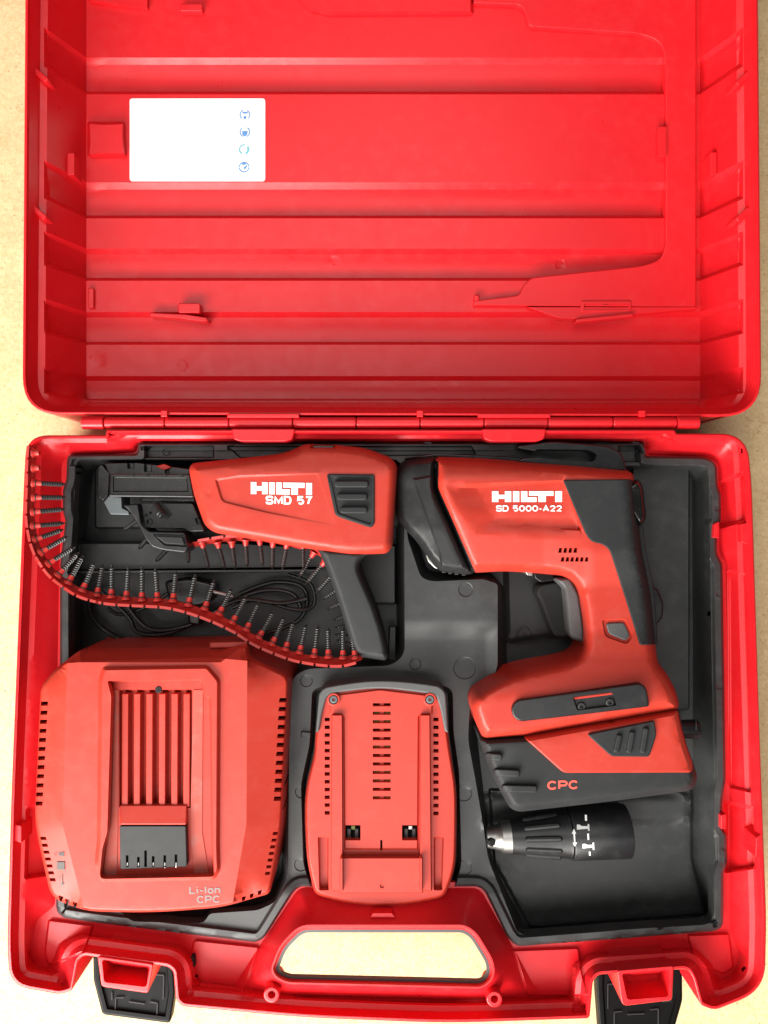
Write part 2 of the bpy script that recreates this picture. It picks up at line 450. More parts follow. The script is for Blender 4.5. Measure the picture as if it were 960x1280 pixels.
def screw_head(px, py, z, r, parent, mat='grey_steel'):
    """a small round screw head with a star recess"""
    o = circle(px, py, r, 18)
    star = arr([(px + (r * 0.55 if k % 2 else r * 0.3) * math.cos(k * math.pi / 6), py + (r * 0.55 if k % 2 else r * 0.3) * math.sin(k * math.pi / 6)) for k in range(12)])
    return relief('screw_head', Surf(o, z, (r * 0.3, 0.0008), [step(star, r * 0.12, -0.0015)]), mat, parent, skirt=z - 0.003)

# ------------------------------------------------------------------ the board
me_s = 1.6
board = finish('chipboard_tabletop', [(-me_s, -me_s, 0), (me_s, -me_s, 0), (me_s, me_s, 0), (-me_s, me_s, 0)], [(0, 1, 2, 3)], 'chipboard', None, smooth=False)
board['kind'] = 'structure'
board['label'] = 'pale chipboard surface under the open red case'

# ------------------------------------------------------------------ the case
case = thing('tool_case', 480, 530, 0.0, 'large open red plastic carrying case with hinged ribbed lid and front handle', 'tool case')
RIM = 0.075
# lid
L0 = rnd([(33, -195), (28, 518), (952, 521), (946, -195)], [50, 48, 52, 50], 8)
def Yw(y): return 640 - (640 - y) * 1.067
chan = []
for (a0, a1, b1, b0) in [(-96, -86, -46, -42), (72, 81, 115, 118), (228, 237, 270, 273), (311, 318, 348, 351), (390, 397, 428, 431), (470, 476, 499, 501)]:
    def cp(y0, y1, e): return [(55 + e, Yw(y0)), (108, y0), (875, y0), (929 - e, Yw(y0)), (929 - e, Yw(y1)), (875, y1), (108, y1), (55 + e, Yw(y1))]
    chan.append(step(cp(a0, b0, 0), arr(ccw(cp(a1, b1, 3))), -0.0045))
    w = (b1 - a1) * 0.62
    chan.append(step(cp(a1, b1, 3), arr(ccw(cp(a1 + w, b1 - 0.6, 4))), -0.0020, ease='dome'))
FL = rnd([(108, -112), (108, 502), (875, 504), (875, -112)], 6)
LA = rnd([(52, -170), (47, 509.5), (933, 512.5), (928, -170)], 38, 8)
LB = rnd([(61, -164), (56, 508), (924, 511), (919, -164)], 32, 8)
Lf = [step(offset(L0, 3), offset(L0, 6), 0.066, False), step(offset(L0, 6), LA, 0.055, False),
      step(LA, LB, 0.0535, False), step(LB, FL, 0.0135, False)] + chan
# mould marks on the lid floor
for c in [(122, 450, 10), (418, 326, 6), (228, 457, 7), (700, 330, 6)]: Lf.append(step(circle(*c), 1.2, -0.0004))
Lf.append(step([(110, 2), (186, 12), (186, -30), (110, -40)], 2.0, 0.004))
Lf.append(step([(365, -60), (372, 2), (388, 14), (410, 19), (592, 18), (592, -60)], 4.0, 0.0045))
Lf.append(step(rnd([(109, 152), (156, 152), (158, 195), (109, 196)], 3), 4.0, 0.006))
lidS = Surf(L0, 0.070, (2.2, 0.0015), Lf)
lid = relief('lid', lidS, 'case_red', case, skirt=0.002, grid=7, seg=14)

def on(S, dz=0.0): return lambda p: S.z(arr(p)) + dz
# document holder frame in the lid
DH = rnd([(592, 4), (650, 6), (656, 16), (661, 33), (800, 42), (826, 52), (832, 76), (832, 308), (826, 324), (806, 332), (664, 347), (655, 356), (649, 369), (592, 376), (592, 382), (870, 384), (870, -30), (592, -30)],
         [2, 6, 6, 5, 12, 14, 10, 10, 14, 12, 6, 6, 5, 2, 2, 3, 3, 2])
slab('document_holder', DH, 0.0178, 0.02, 'case_red', lid, 1.6, seg=20)
slab('holder_flange', rnd([(658, 383.5), (872, 383.5), (872, 386), (792, 393), (718, 399), (700, 398)], 2), 0.0185, 0.01, 'case_red', lid, 1.2)
o = relief('holder_catch', Surf(rect(726, 376, 789, 390, 2), 0.0190, (1.2, 0.0007), [step(rect(730, 380, 786, 387), 0.8, -0.004), step(rect(756, 380, 785, 387), 0.8, -0.003)]), 'case_red', lid, skirt=0.012)
slab('holder_bar', bar(720, 401, 792, 393.5, 4.5), 0.0215, 0.010, 'case_red', lid, 1.2)
slab('holder_bar', bar(596, 376, 596, 368, 7), 0.0185, 0.012, 'case_red', lid, 2)
slab('lid_clip', rect(223, 379, 250, 391, 2), 0.0215, 0.010, 'case_red', lid, 1.2)
slab('clip_bar', rnd([(187, 391), (232, 393), (258, 397), (260, 401), (255, 402), (215, 397), (187, 395)], 1.5), 0.0205, 0.011, 'case_red', lid, 1.0)
slab('lid_clip', rect(225, 5, 253, 14, 2), 0.019, 0.01, 'case_red', lid, 1.2)
slab('wall_tab', rect(823, 158, 833, 196, 1), 0.0205, 0.008, 'case_red', lid, 1)
for (x0, y0, x1, y1, z) in [(84, 191, 93, 219, 0.033), (888, 190, 896, 218, 0.033), (110, 360, 117, 385, 0.017)]:
    slab('wall_tab', rect(x0, y0, x1, y1, 1.5), z, 0.02, 'case_red', lid, 1)
for (x, y, s) in [(48, 92, 1), (46, 264, 1), (932, 96, -1), (932, 266, -1)]:
    slab('rim_tab', bar(x - 6 * s, y - 6, x + 11 * s, y + 9, 7), 0.060, 0.02, 'case_red', lid, 1.6)
# information sticker
stk = relief('label_sticker', Surf(rect(162, 123, 331.5, 226.5, 4), 0.0139), 'sticker_white', lid, skirt=0.0134, smooth=False)
zs = 0.0139
def ring(cx, cy, r0, r1, a0, a1, n=10):
    a = np.linspace(R(a0), R(a1), n)
    return [(cx + r1 * math.cos(t), cy + r1 * math.sin(t)) for t in a] + [(cx + r0 * math.cos(t), cy + r0 * math.sin(t)) for t in a[::-1]]
def icon(polys, mat): decal('pictogram', polys, zs, mat, stk)
icon([ring(306, 143.5, 5.4, 6.6, 130, 250), ring(306, 143.5, 5.4, 6.6, -60, 50), rect(303, 140, 309.5, 142), circle(306, 147, 2, 8)], 'print_blue')
icon([ring(306, 165, 5.4, 6.6, 110, 240), ring(306, 165, 5.4, 6.6, -60, 70), [(302.5, 164), (309.5, 164), (309, 168), (306, 171), (303, 168)]], 'print_blue')
icon([ring(305, 187, 5, 6.6, 120, 280), ring(305, 187, 4.0, 6.6, -40, 70)], 'print_teal')
icon([ring(305, 209, 5.4, 6.6, 0, 170), ring(305, 209, 5.4, 6.6, 180, 350), rect(302.5, 204, 307, 206), [(304, 210), (308, 206.5), (309, 208), (306, 212)]], 'print_blue')

# base
B0 = rnd([(30, 600), (33, 544), (132, 544), (134, 537), (843, 537), (846, 542), (934, 542), (940, 610), (949, 900), (958, 1150), (956, 1238), (893, 1263), (875, 1256), (866, 1222), (859, 1211), (748, 1218), (741, 1226),
          (737, 1273), (560, 1279), (380, 1272), (228, 1258), (220, 1250), (217, 1214), (210, 1208), (105, 1194), (98, 1200), (91, 1238), (75, 1243), (12, 1232), (9, 1180), (14, 1000), (22, 800)],
         [20, 46, 1, 1, 1, 1, 46, 20, 40, 20, 52, 8, 5, 6, 8, 8, 8, 5, 50, 50, 5, 5, 6, 6, 8, 6, 5, 6, 44, 20, 20, 20], 8)
Wl = [(84, 570), (171, 566), (173, 553), (806, 553), (808, 569), (884, 571), (898, 580), (899, 690), (907, 705), (912, 990), (912, 1165), (926, 1195), (912, 1220), (897, 1224), (891, 1206), (868, 1185), (738, 1191), (714, 1207), (711, 1245),
      (560, 1251), (380, 1245), (248, 1228), (244, 1197), (226, 1181), (102, 1167), (74, 1178), (63, 1209), (46, 1209), (36, 1195), (46, 1150), (69, 1132), (71, 900), (74, 720), (77, 610), (77, 580)]
Wl = rnd(Wl, 6)
T0 = rnd([(84, 568), (171, 567), (173.5, 553), (805, 552.5), (807, 570), (882, 571), (896, 579), (897, 607), (901, 617), (901, 652), (896, 660), (896, 693), (903, 705), (907, 974), (903, 998), (902, 1034), (908, 1042), (909, 1078), (904, 1090), (904, 1158), (894, 1164),
          (646, 1183), (634, 1172), (606, 1114), (598, 1108), (374, 1108), (366, 1116), (331, 1172), (321, 1178), (118, 1153), (78, 1147), (70, 1138), (72, 900), (75, 830), (75, 705), (82, 650), (78.5, 640), (78.5, 612), (83, 600)],
         [8, 3, 3, 3, 3, 8, 8, 5, 4, 4, 5, 5, 5, 6, 5, 5, 4, 4, 5, 8, 8, 10, 14, 12, 10, 10, 12, 12, 10, 20, 10, 8, 10, 10, 10, 5, 5, 5, 5], 5)
def near_hinge(L):
    L = L.copy(); q = L[:, 1] < 600
    d = L[q, 1] - 541; L[q, 1] = 541 + d * (0.2 + 0.8 * d / 59); return L
BA, BB = near_hinge(offset(B0, 14)), near_hinge(offset(B0, 21))
RO = rnd([(336, 1212), (347, 1181), (374, 1154), (582, 1154), (597, 1164), (619, 1200), (621, 1222), (606, 1238), (358, 1232), (342, 1224)], 14, 6)
HO = offset(RO, 7.6)
M0 = rnd([(374, 1109), (600, 1110), (636, 1174), (672, 1240), (655, 1254), (300, 1248), (290, 1236), (329, 1175)], 10)
basef = [step(offset(B0, 3.5), offset(B0, 5), 0.073, False), step(offset(B0, 5), BA, 0.0645, False), step(BA, BB, 0.063, False),
         step(BB, Wl, 0.047, False),
         step(rnd([(60, 1149), (118, 1156), (106, 1190), (92, 1196), (60, 1208), (55, 1190)], 4), 2.5, 0.003, ease='smooth'),
         step(rnd([(858, 1168), (912, 1166), (918, 1210), (905, 1218), (876, 1208), (866, 1196)], 4), 2.5, 0.003, ease='smooth'),
         step(rnd([(641, 1187), (724, 1184), (728, 1215), (735, 1245), (660, 1246)], 4), 2.5, 0.003, ease='smooth'),
         step(rnd([(242, 1174), (325, 1183), (305, 1240), (238, 1232), (236, 1200)], 4), 2.5, 0.003, ease='smooth'),
         step(M0, RO, 0.0755, False), step(RO, 2, 0.0015), step(offset(RO, 4), 2.5, -0.004),
         step(rnd([(896, 603), (931, 588), (934, 652), (898, 662)], 4), 5, -0.007, ease='smooth'),
         step(rnd([(905, 1000), (944, 1008), (946, 1086), (905, 1092)], 4), 5, -0.007, ease='smooth'),
         step(rnd([(909, 712), (934, 716), (941, 992), (911, 985)], 4), 4, -0.004, ease='smooth'),
         step(rnd([(40, 1005), (78, 1010), (78, 1092), (30, 1100), (32, 1010)], 4), 5, -0.006, ease='smooth'),
         step(offset(T0, 5), offset(T0, 12), 0.003, False)]
for (x, y) in [(262, 1240), (290, 1243), (262, 1246), (690, 1249), (690, 1255)]: pass
baseS = Surf(B0, RIM, (2.2, 0.0016), basef)
def base_low(p):
    # the grip stands clear of the board; elsewhere the wall runs down to it
    return 0.052 if (p[1] > 1225 and 262 < p[0] < 705) else 0.002
base = relief('base_shell', baseS, 'case_red', case, skirt=base_low, grid=6, holes=[HO], hole_skirt=0.003, seg=8)
relief('handle_liner', Surf(offset(RO, 7), RIM - 0.003, (1.2, 0.0008)), 'grey_plastic', base, skirt=RIM - 0.0065, holes=[offset(RO, 11.5)])
for (x, y) in [(339.5, 1243.5), (618, 1249)]:
    relief('screw_boss', Surf(circle(x, y, 10, 24), 0.0785, (2, 0.001)), 'case_red', base, skirt=0.05, holes=[circle(x, y, 5, 16)])
# catches for the latches
for (A, Bq) in [([(122, 1195), (192, 1205), (186, 1239), (183, 1241), (127, 1233)], [(127, 1199), (188, 1208), (183, 1234), (130, 1228)]),
                ([(771, 1213), (842, 1207), (840, 1250), (782, 1257), (777, 1254)], [(777, 1217), (837, 1211), (836, 1246), (784, 1250)])]:
    relief('latch_catch', Surf(rnd(A, 4), RIM + 0.0015, (1.5, 0.001), [step(rnd(Bq, 4), 5, -0.022)]), 'case_red', base, skirt=0.03)
for (x, y) in [(104, 1183), (240, 1203), (724, 1214), (864, 1202)]:
    slab('latch_pin', bar(x, y - 7, x + 1, y + 7, 5), 0.056, 0.006, 'void_black', base, 1.5)
for q in [[(893, 655), (899, 652), (899, 673), (892, 672)], [(926, 655), (936, 653), (935, 680), (927, 678)], [(901, 1019), (908, 1017), (908, 1036), (901, 1036)], [(945, 1047), (953, 1042), (954, 1066), (944, 1072)], [(16, 1030), (27, 1032), (27, 1054), (17, 1050)], [(466, 1141), (490, 1141), (495, 1147), (462, 1147)]]:
    x = np.mean([a for a, b in q]); y = np.mean([b for a, b in q]); z = float(baseS.z([(x, y)])[0])
    slab('rim_tab', rnd(q, 1.5), max(z, 0.0575) + 0.003, 0.02, 'case_red', base, 1.2)
# latches, hanging open in front of the case
def latch(poly, ridges, z0, z1, y0, y1):
    zf = lambda p: z0 + (z1 - z0) * (arr(p)[:, 1] - y0) / (y1 - y0)
    S = Surf(rnd(poly, 5), zf, (3, 0.0018), [step(offset(poly, 7), 2, -0.002)])
    lt = relief('latch', S, 'latch_black', case, skirt=lambda p: float(zf([p])[0]) - 0.010, grid=10)
    for r in ridges: slab('latch_ridge', bar(*r, 1.8), (lambda p: zf(p) - 0.0012), 0.001, 'rubber', lt, 0.7)
    return lt
latch([(116, 1166), (214, 1172), (219, 1240), (213, 1279), (128, 1268), (117, 1225)],
      [(140, 1240, 140, 1250), (145, 1247, 155, 1247), (145, 1247, 144, 1262), (161, 1252, 181, 1255), (187, 1252, 197, 1254), (197, 1254, 196, 1270), (192, 1218, 205, 1219), (205, 1219, 204, 1249)], 0.036, 0.041, 1200, 1280)
latch([(746, 1172), (852, 1168), (853, 1250), (840, 1296), (750, 1296), (746, 1240)],
      [(760, 1230, 767, 1230), (760, 1230, 760, 1261), (768, 1265, 778, 1264), (768, 1265, 768, 1285), (784, 1268, 806, 1267), (813, 1262, 823, 1261), (823, 1261, 823, 1280), (828, 1252, 840, 1251)], 0.036, 0.041, 1200, 1290)
# hinge
edges_x = [103, 131.5, 207, 287, 366.5, 445.5, 525, 604.5, 684, 765, 844.5, 873]
for i, (a, b) in enumerate(zip(edges_x[:-1], edges_x[1:])):
    end = i in (0, len(edges_x) - 2)
    r = (7.2 if not end else 8.2) * MM
    yy = 528.5
    pa, pb = P(a + 0.6, yy, 0.0685), P(b - 0.6, yy, 0.0685)
    tube('hinge_knuckle', [pa, pa + (pb - pa) * 0.02, pb - (pb - pa) * 0.02, pb], [r * 0.88, r, r, r * 0.88], 'case_red', case, n=20)
for (a, b) in [(289, 369), (602, 683)]:
    slab('hinge_tab', rnd([(a, 536), (b, 536), (b - 3, 549), (b - 12, 552), (a + 12, 552), (a + 3, 549)], 3), 0.0765, 0.014, 'case_red', case, 1.8)
    slab('hinge_tab', rect(a - 5, 517, b + 5, 522, 1), 0.073, 0.01, 'case_red', case, 1.2)
for x in (205, 525, 803): slab('hinge_stop', rect(x - 4, 513, x + 4, 521, 1), 0.0735, 0.01, 'case_red', case, 1)

# ------------------------------------------------------------------ the black tray
tray = thing('insert_tray', 500, 860, 0.004, 'black moulded plastic tray with shaped pockets lining the lower half of the red case', 'tray')
PA = rnd([(96, 574), (496, 574), (505, 584), (506, 818), (490, 832), (384, 836), (366, 846), (362, 880), (360, 1095), (344, 1128), (322, 1138), (262, 1142), (255, 1154), (164, 1152), (152, 1140), (92, 1134), (84, 1110), (84, 900), (88, 700)],
         [8, 8, 8, 16, 16, 8, 10, 10, 10, 8, 6, 5, 8, 8, 5, 8, 10, 10, 8])
PAb = rnd([(118, 584), (484, 584), (494, 592), (496, 812), (484, 824), (384, 828), (356, 850), (352, 1090), (330, 1128), (262, 1134), (250, 1148), (168, 1146), (156, 1132), (112, 1128), (104, 1100), (102, 900), (104, 700)], 6)
PB = rnd([(508, 582), (878, 582), (886, 590), (889, 800), (893, 985), (892, 1146), (884, 1156), (656, 1169), (646, 1164), (610, 1074), (604, 1032), (596, 985), (585, 925), (587, 885), (592, 868), (618, 844), (622, 832), (622, 730), (604, 724), (540, 727), (526, 722), (509, 672)],
         [6, 8, 8, 5, 5, 8, 8, 10, 10, 12, 10, 10, 10, 8, 6, 6, 6, 4, 4, 8, 8, 8])
PBb = rnd([(520, 592), (855, 592), (865, 598), (866, 800), (866, 985), (866, 1073), (884, 1144), (878, 1148), (662, 1161), (654, 1154), (616, 1078), (610, 1034), (604, 985), (597, 925), (598, 892), (612, 874), (628, 856), (634, 832), (630, 734), (610, 712), (545, 715), (534, 711), (520, 666)], 4)
PE = rnd([(390, 862), (410, 856), (476, 846), (550, 855), (566, 862), (567, 915), (574, 965), (577, 1080), (569, 1112), (389, 1112), (379, 1080), (376, 980), (387, 930)], 8)
trayf = [step(T0, 3, 0.003), step(offset(T0, 10), 4, -0.003, ease='smooth'),
         step([(500, 775), (630, 775), (640, 1120), (340, 1120), (340, 775)], 26, -0.005, ease='smooth'),
         step(PA, PAb, 0.006, False), step(PB, PBb, 0.020, False), step(PE, 6, -0.026, ease='smooth'),
         # inside the left pocket: platform under the nose, block, divider
         step(rnd([(118, 583), (500, 583), (500, 660), (118, 661)], 5), 2.5, 0.018, False),
         step(rnd([(96, 676), (300, 676), (420, 684), (420, 712), (96, 716)], 6), 4, 0.024, False, 'smooth'),
         step(rnd([(84, 713), (396, 711), (396, 715), (84, 717.5)], 0.5), 1.0, 0.029, False),
         step(rnd([(440, 680), (496, 680), (496, 756), (448, 756)], 4), 3, 0.026, False),
         step(rnd([(486, 782), (496, 782), (496, 826), (484, 826)], 3), 2, 0.020, False),
         # inside the right pocket: side panel, chuck bay
         step(rnd([(790, 585), (862, 585), (862, 888), (800, 888)], 5), 1.6, 0.038, False),
         step(rnd([(628, 700), (720, 700), (706, 795), (631, 806)], 8), 8, 0.006, ease='smooth'),
         step(rnd([(626, 832), (730, 806), (735, 835), (626, 850)], 4), 3, 0.012, ease='smooth'),
         step(rnd([(610, 985), (866, 985), (866, 1073), (884, 1144), (662, 1161), (616, 1078)], 4), 4, 0.003, ease='smooth'),
         step(rnd([(600, 990), (866, 990), (866, 1032), (600, 1040)], 4), 12, 0.003, ease='smooth'),
         # hinge-side strip
         step(rnd([(180, 556.5), (268, 556.5), (268, 573), (180, 573)], 2), 2, -0.007), step(rnd([(282, 557), (590, 557), (596, 569), (300, 573)], 2), 2, -0.005), step(rnd([(772, 556), (801, 556), (801, 578), (774, 578)], 2), 2, -0.010),
         step(rnd([(376, 914), (392, 914), (392, 922), (376, 922)], 1), 2, 0.002)]
for c in [(582, 737, 9.5), (519, 830, 7.5), (581, 835, 14.5), (383, 851, 8), (580, 992, 10), (580, 1085, 10), (376.5, 990, 8), (376, 1081, 8.5), (655, 791, 8.5), (641, 1154, 0), (792, 1133, 9), (208, 565, 5), (460, 566, 5), (898, 636, 4), (900, 858, 4.5), (899, 742, 4), (906, 1060, 4)]:
    if c[2]: trayf.append(step(circle(*c, 16), 1.1, -0.0007))
def tray_wave(p):
    p = arr(p); return 0.0004 * np.sin(p[:, 0] * 0.045 + 1) * np.sin(p[:, 1] * 0.037) + 0.00025 * np.sin(p[:, 0] * 0.11 + p[:, 1] * 0.07)
trayS = Surf(T0, 0.053, None, trayf, tray_wave)
relief('tray_shell', trayS, 'tray_black', tray, skirt=0.045, grid=6, seg=9, angle=40)

# ------------------------------------------------------------------ power cord under the screw strip
cord = thing('power_cord', 230, 760, 0.01, 'black mains cord coiled in the pocket behind the row of screws', 'power cord')
def pts(L, z0=0.016, dz=0.0): return [P(x, y, z0 + (q[0] if q else 0)) for x, y, *q in L]
tube('cable', spline(pts([(300, 742), (340, 728), (375, 732), (384, 752), (372, 776), (330, 792), (270, 806), (200, 805), (150, 798), (118, 775), (112, 752), (125, 738)])), 3.0 * MM, 'cable_black', cord)
tube('cable', spline(pts([(125, 738, .004), (160, 770, .004), (172, 790, .004), (205, 792, .004), (245, 778, .004), (290, 752, .005), (330, 738, .005), (365, 742, .004), (378, 764, .003)])), 3.0 * MM, 'cable_black', cord)
tube('cable', spline(pts([(150, 745, .007), (185, 785, .007), (230, 783, .008), (262, 768, .009), (300, 750, .009), (352, 754, .008), (384, 748, .008)])), 3.0 * MM, 'cable_black', cord)
tube('cable', spline(pts([(290, 760, .005), (320, 750, .006), (370, 762, .006), (392, 756, .004), (388, 730, .002), (360, 718, 0)])), 2.7 * MM, 'cable_black', cord)
tube('cable', spline(pts([(210, 742, .003), (180, 760, .004), (150, 768, .003), (135, 760, .002)])), 2.7 * MM, 'cable_black', cord)
slab('plug_body', rnd([(205, 726), (238, 722), (266, 728), (268, 750), (246, 760), (212, 752)], 7), 0.034, 0.018, 'cable_black', cord, 5, 0.004)
tube('plug_pin', [P(264, 739, .030), P(267, 739.6, .030), P(287, 744.5, .030), P(291, 745.5, .030)], [1.6 * MM, 2.6 * MM, 2.6 * MM, 1.6 * MM], 'steel', cord)
tube('plug_pin', [P(246, 770, .030), P(249, 770.6, .030), P(266, 775, .030), P(269, 776, .030)], [1.6 * MM, 2.6 * MM, 2.6 * MM, 1.6 * MM], 'steel', cord)
slab('cable_tie', rnd([(234, 762), (250, 766), (250, 782), (236, 780)], 3), 0.032, 0.014, 'cable_black', cord, 3)

# ------------------------------------------------------------------ screw magazine attachment
mag = thing('screw_magazine', 370, 640, 0.03, 'red and black screw feeding attachment with slim dark grey grip, marked SMD 57', 'screw magazine')
HS = rnd([(236, 586), (240, 579), (354, 567), (382, 555), (420, 556), (457, 560), (489, 572), (497, 582), (491, 683), (484, 692), (440, 693.5), (395, 687.5), (268, 666), (256, 657), (242, 618)],
         [5, 6, 14, 4, 4, 10, 10, 8, 8, 8, 10, 20, 10, 12, 20], 5)
def mag_fn(p):
    p = arr(p); return -0.004 * np.clip((590 - p[:, 1]) / 20, 0, 1.4) - 0.002 * np.clip((300 - p[:, 0]) / 60, 0, 1)
magS = Surf(HS, 0.086, (11, 0.012), [step(rnd([(268, 598.5), (300, 594), (398, 590.5), (421, 659), (330, 641), (277, 628)], [4, 2, 2, 2, 2, 6]), 3, lambda p: -0.0013 * np.clip((424 - p[:, 0]) / 110, 0, 1), ease='smooth'),
        step(circle(261, 617, 4, 14), 1, -0.0003), step(rect(388, 552, 420, 561, 1), 2, -0.006)], mag_fn)
hous = relief('housing', magS, 'tool_red', mag, skirt=0.04, grid=6, seg=8)
slab('latch_button', rect(391, 556.5, 417, 562, 1.5), 0.072, 0.01, 'gloss_black', mag, 1.2)
GP = rnd([(408, 592.5), (468.5, 593), (468.5, 655), (464, 660), (419, 645)], [4, 4, 5, 5, 6])
gp = relief('grip_panel', Surf(GP, lambda p: magS.z(p) + 0.0012, (1.6, 0.0012), [step(offset(GP, 3.5), 1.5, -0.0008)]), 'rubber', mag, skirt=0.07, grid=8)
for (x0, y0, x1, y1) in [(418, 605, 461, 605), (421, 621, 459.5, 621), (425, 637.5, 459.5, 637.5)]:
    slab('grip_rib', bar(x0, y0, x1, y1, 9), (lambda p: magS.z(p) + 0.0022), 0.002, 'rubber', gp, 2.4, skirt=0.07)
maker_name(313.5, 602.5, 390, 617.5, on(magS), hous, slope=1.2)
lettering('lettering', 'SMD 57', 332, 619.5, 390, 630.5, on(magS), 'print_white', hous, 0.22, slope=0.6)
HN = rnd([(396, 684), (403, 698), (420, 743), (436, 796), (443, 816), (450, 821), (482, 826), (486, 820), (481, 794), (470, 758), (452, 718), (449, 707), (453, 698), (464, 690)], [4, 20, 20, 20, 8, 8, 4, 6, 20, 20, 20, 10, 8, 4], 5)
relief('grip', Surf(HN, 0.079, (8, 0.010), (), lambda p: -0.00008 * np.clip(arr(p)[:, 1] - 690, 0, 200)), 'rubber', mag, skirt=0.035, grid=8)
# nose
slab('end_plate', rnd([(122, 583), (127, 580), (137, 592), (136, 619), (129, 626), (121, 620)], 2), 0.052, 0.02, 'gloss_black', mag, 1.6)
relief('top_rail', Surf(rnd([(130, 579), (170, 578), (237, 586), (237, 594), (137, 594)], 2), 0.055, (1.5, 0.001), [step(rect(159, 574, 168, 586), 1, -0.004), step(rect(180, 576, 190, 590), 1, -0.004), step(rect(206, 576, 212, 592), 1, -0.003)]), 'gloss_black', mag, skirt=0.03)
slab('rail_flag', rnd([(195, 583), (205, 580), (214, 584), (205, 588)], 1.5), 0.058, 0.004, 'tool_red', mag, 1)
gb = relief('guide_block', Surf(rnd([(137, 592), (237, 593), (242, 620), (136.5, 619.5)], 2), 0.066, (1.6, 0.001), [step([(141, 596), (234, 597), (236, 615), (141, 615)], 1.2, -0.0012)]), 'gloss_black', mag, skirt=0.03)
for x in (165, 183, 206, 226): slab('guide_notch', rect(x - 2.5, 592.2, x + 2.5, 596.2, 1), 0.0668, 0.003, 'void_black', gb, 0.8)
slab('guide_edge', bar(137, 619.5, 241, 620.5, 2), 0.0668, 0.004, 'grey_plastic', gb, 0.8)
slab('steel_block', rnd([(136, 620), (152, 621), (152.5, 635), (161, 639), (161.5, 643.5), (138, 643), (130, 627.5)], 1.2), 0.060, 0.02, 'grey_steel', mag, 1.2)
slab('side_strip', rect(176, 622, 243, 627, 1), 0.056, 0.02, 'gloss_black', mag, 1.2)
lp = relief('side_plate', Surf(rnd([(175.5, 628.5), (241, 629), (256, 664), (235, 665), (230, 660.5), (183, 660.5), (178, 656)], 3), 0.058, (1.4, 0.001), [step(circle(187, 652, 4.2, 14), 1, -0.003), step(circle(183, 644, 2.2, 10), .8, -0.002), step(circle(188, 641, 1.8, 10), .8, -0.002), step(rnd([(243, 648), (249, 645), (252, 656), (246, 656)], 2), 1, -0.004)]), 'gloss_black', mag, skirt=0.03)
kn = lathe('set_knob', P(193, 631, 0.064), P(205, 647, 0.068) - P(193, 631, 0.064), [(0, 4.0 * MM), (0.0006, 5.8 * MM), (0.009, 5.8 * MM), (0.0095, 5.2 * MM), (0.0115, 5.2 * MM), (0.012, 4.2 * MM)], 'tool_black', mag, 18)
lever = relief('release_lever', Surf(rnd([(153, 631), (173, 629.5), (177, 655), (186, 664), (231, 665), (236, 684), (232, 691.5), (204, 688), (190, 684), (182, 674), (173, 656), (162, 639)], 4), 0.064, (2.4, 0.0018), [step(rnd([(190, 667), (231, 668), (234, 684), (205, 682)], 3), 1.6, -0.0015)]), 'tool_black', mag, skirt=0.04)
slab('lever_pad', rnd([(194, 670), (228, 671), (231, 681), (207, 679.5)], 2.5), 0.0645, 0.003, 'rubber', lever, 1.4)

# ------------------------------------------------------------------ collated screws
strip = thing('screw_strip', 120, 750, 0.05, 'curved red plastic strip of dark collated drywall screws feeding into the magazine', 'screw strip')
def mk_screw():
    W, Fc, n = [], [], 8
    L = 1.0; prof = [(-0.02, 0.02), (0.0, 0.105), (0.03, 0.10), (0.10, 0.05)]
    t, k = 0.12, 0
    while t < 0.80:
        prof += [(t, 0.050), (t + 0.030, 0.074), (t + 0.046, 0.074)]; t += 0.080
    while t < 0.96:
        f = (1.0 - t) / 0.2; prof += [(t, 0.040 * f), (t + 0.025, 0.070 * f)]; t += 0.05
    prof += [(1.0, 0.004)]
    for a, r in prof:
        for j in range(n):
            g = 2 * math.pi * (j + 0.0) / n
            # threads climb along the shank
            sh = 0.080 * j / n if 0.11 < a < 0.95 else 0
            W.append((r * math.cos(g), r * math.sin(g), a + sh))
    for i in range(len(prof) - 1):
        for j in range(n):
            p, q = i * n + j, i * n + (j + 1) % n; Fc.append((p, q, q + n, p + n))
    Fc.append(tuple(range(n))[::-1])
    me = bpy.data.meshes.new('screw'); me.from_pydata(W, [], Fc); me.update()
    me.materials.append(MAT['screw_grey'])
    me.polygons.foreach_set('use_smooth', [True] * len(me.polygons)); me.set_sharp_from_angle(angle=R(40))
    return me
def mk_clip():
    n = 10; prof = [(0, 0.19), (0.05, 0.18), (0.10, 0.135), (0.24, 0.115), (0.30, 0.10), (0.305, 0.06)]
    W, Fc = [], []
    for a, r in prof:
        for j in range(n):
            g = 2 * math.pi * j / n; W.append((r * math.cos(g), r * math.sin(g) , a))
    for i in range(len(prof) - 1):
        for j in range(n):
            p, q = i * n + j, i * n + (j + 1) % n; Fc.append((p, q, q + n, p + n))
    Fc.append(tuple(range(n))[::-1]); Fc.append(tuple(range((len(prof) - 1) * n, len(prof) * n)))
    me = bpy.data.meshes.new('screw_clip'); me.from_pydata(W, [], Fc); me.update()
    me.materials.append(MAT['strip_red'])
    me.polygons.foreach_set('use_smooth', [True] * len(me.polygons)); me.set_sharp_from_angle(angle=R(40))
    return me
SM, CM = mk_screw(), mk_clip()
SL = 39.5 * MM; SR = SL * 1.14
def put(me, name, a, b, scale):
    z = (b - a).normalized(); x = z.cross(Vector((0.3, 0.2, 1))).normalized(); y = z.cross(x)
    o = bpy.data.objects.new(name, me); COL.objects.link(o); o.parent = strip
    M = Matrix((x, y, z)).transposed().to_4x4()
    o.matrix_basis = Matrix.Translation(a - LOC[strip.name]) @ M @ Matrix.Diagonal((*scale, 1))
    return o
def zpath(x, y):
    if y < 700 and x < 110: return 0.083
    if x < 120: return 0.083 - 0.015 * min(1, (y - 690) / 60.0)
    return 0.066
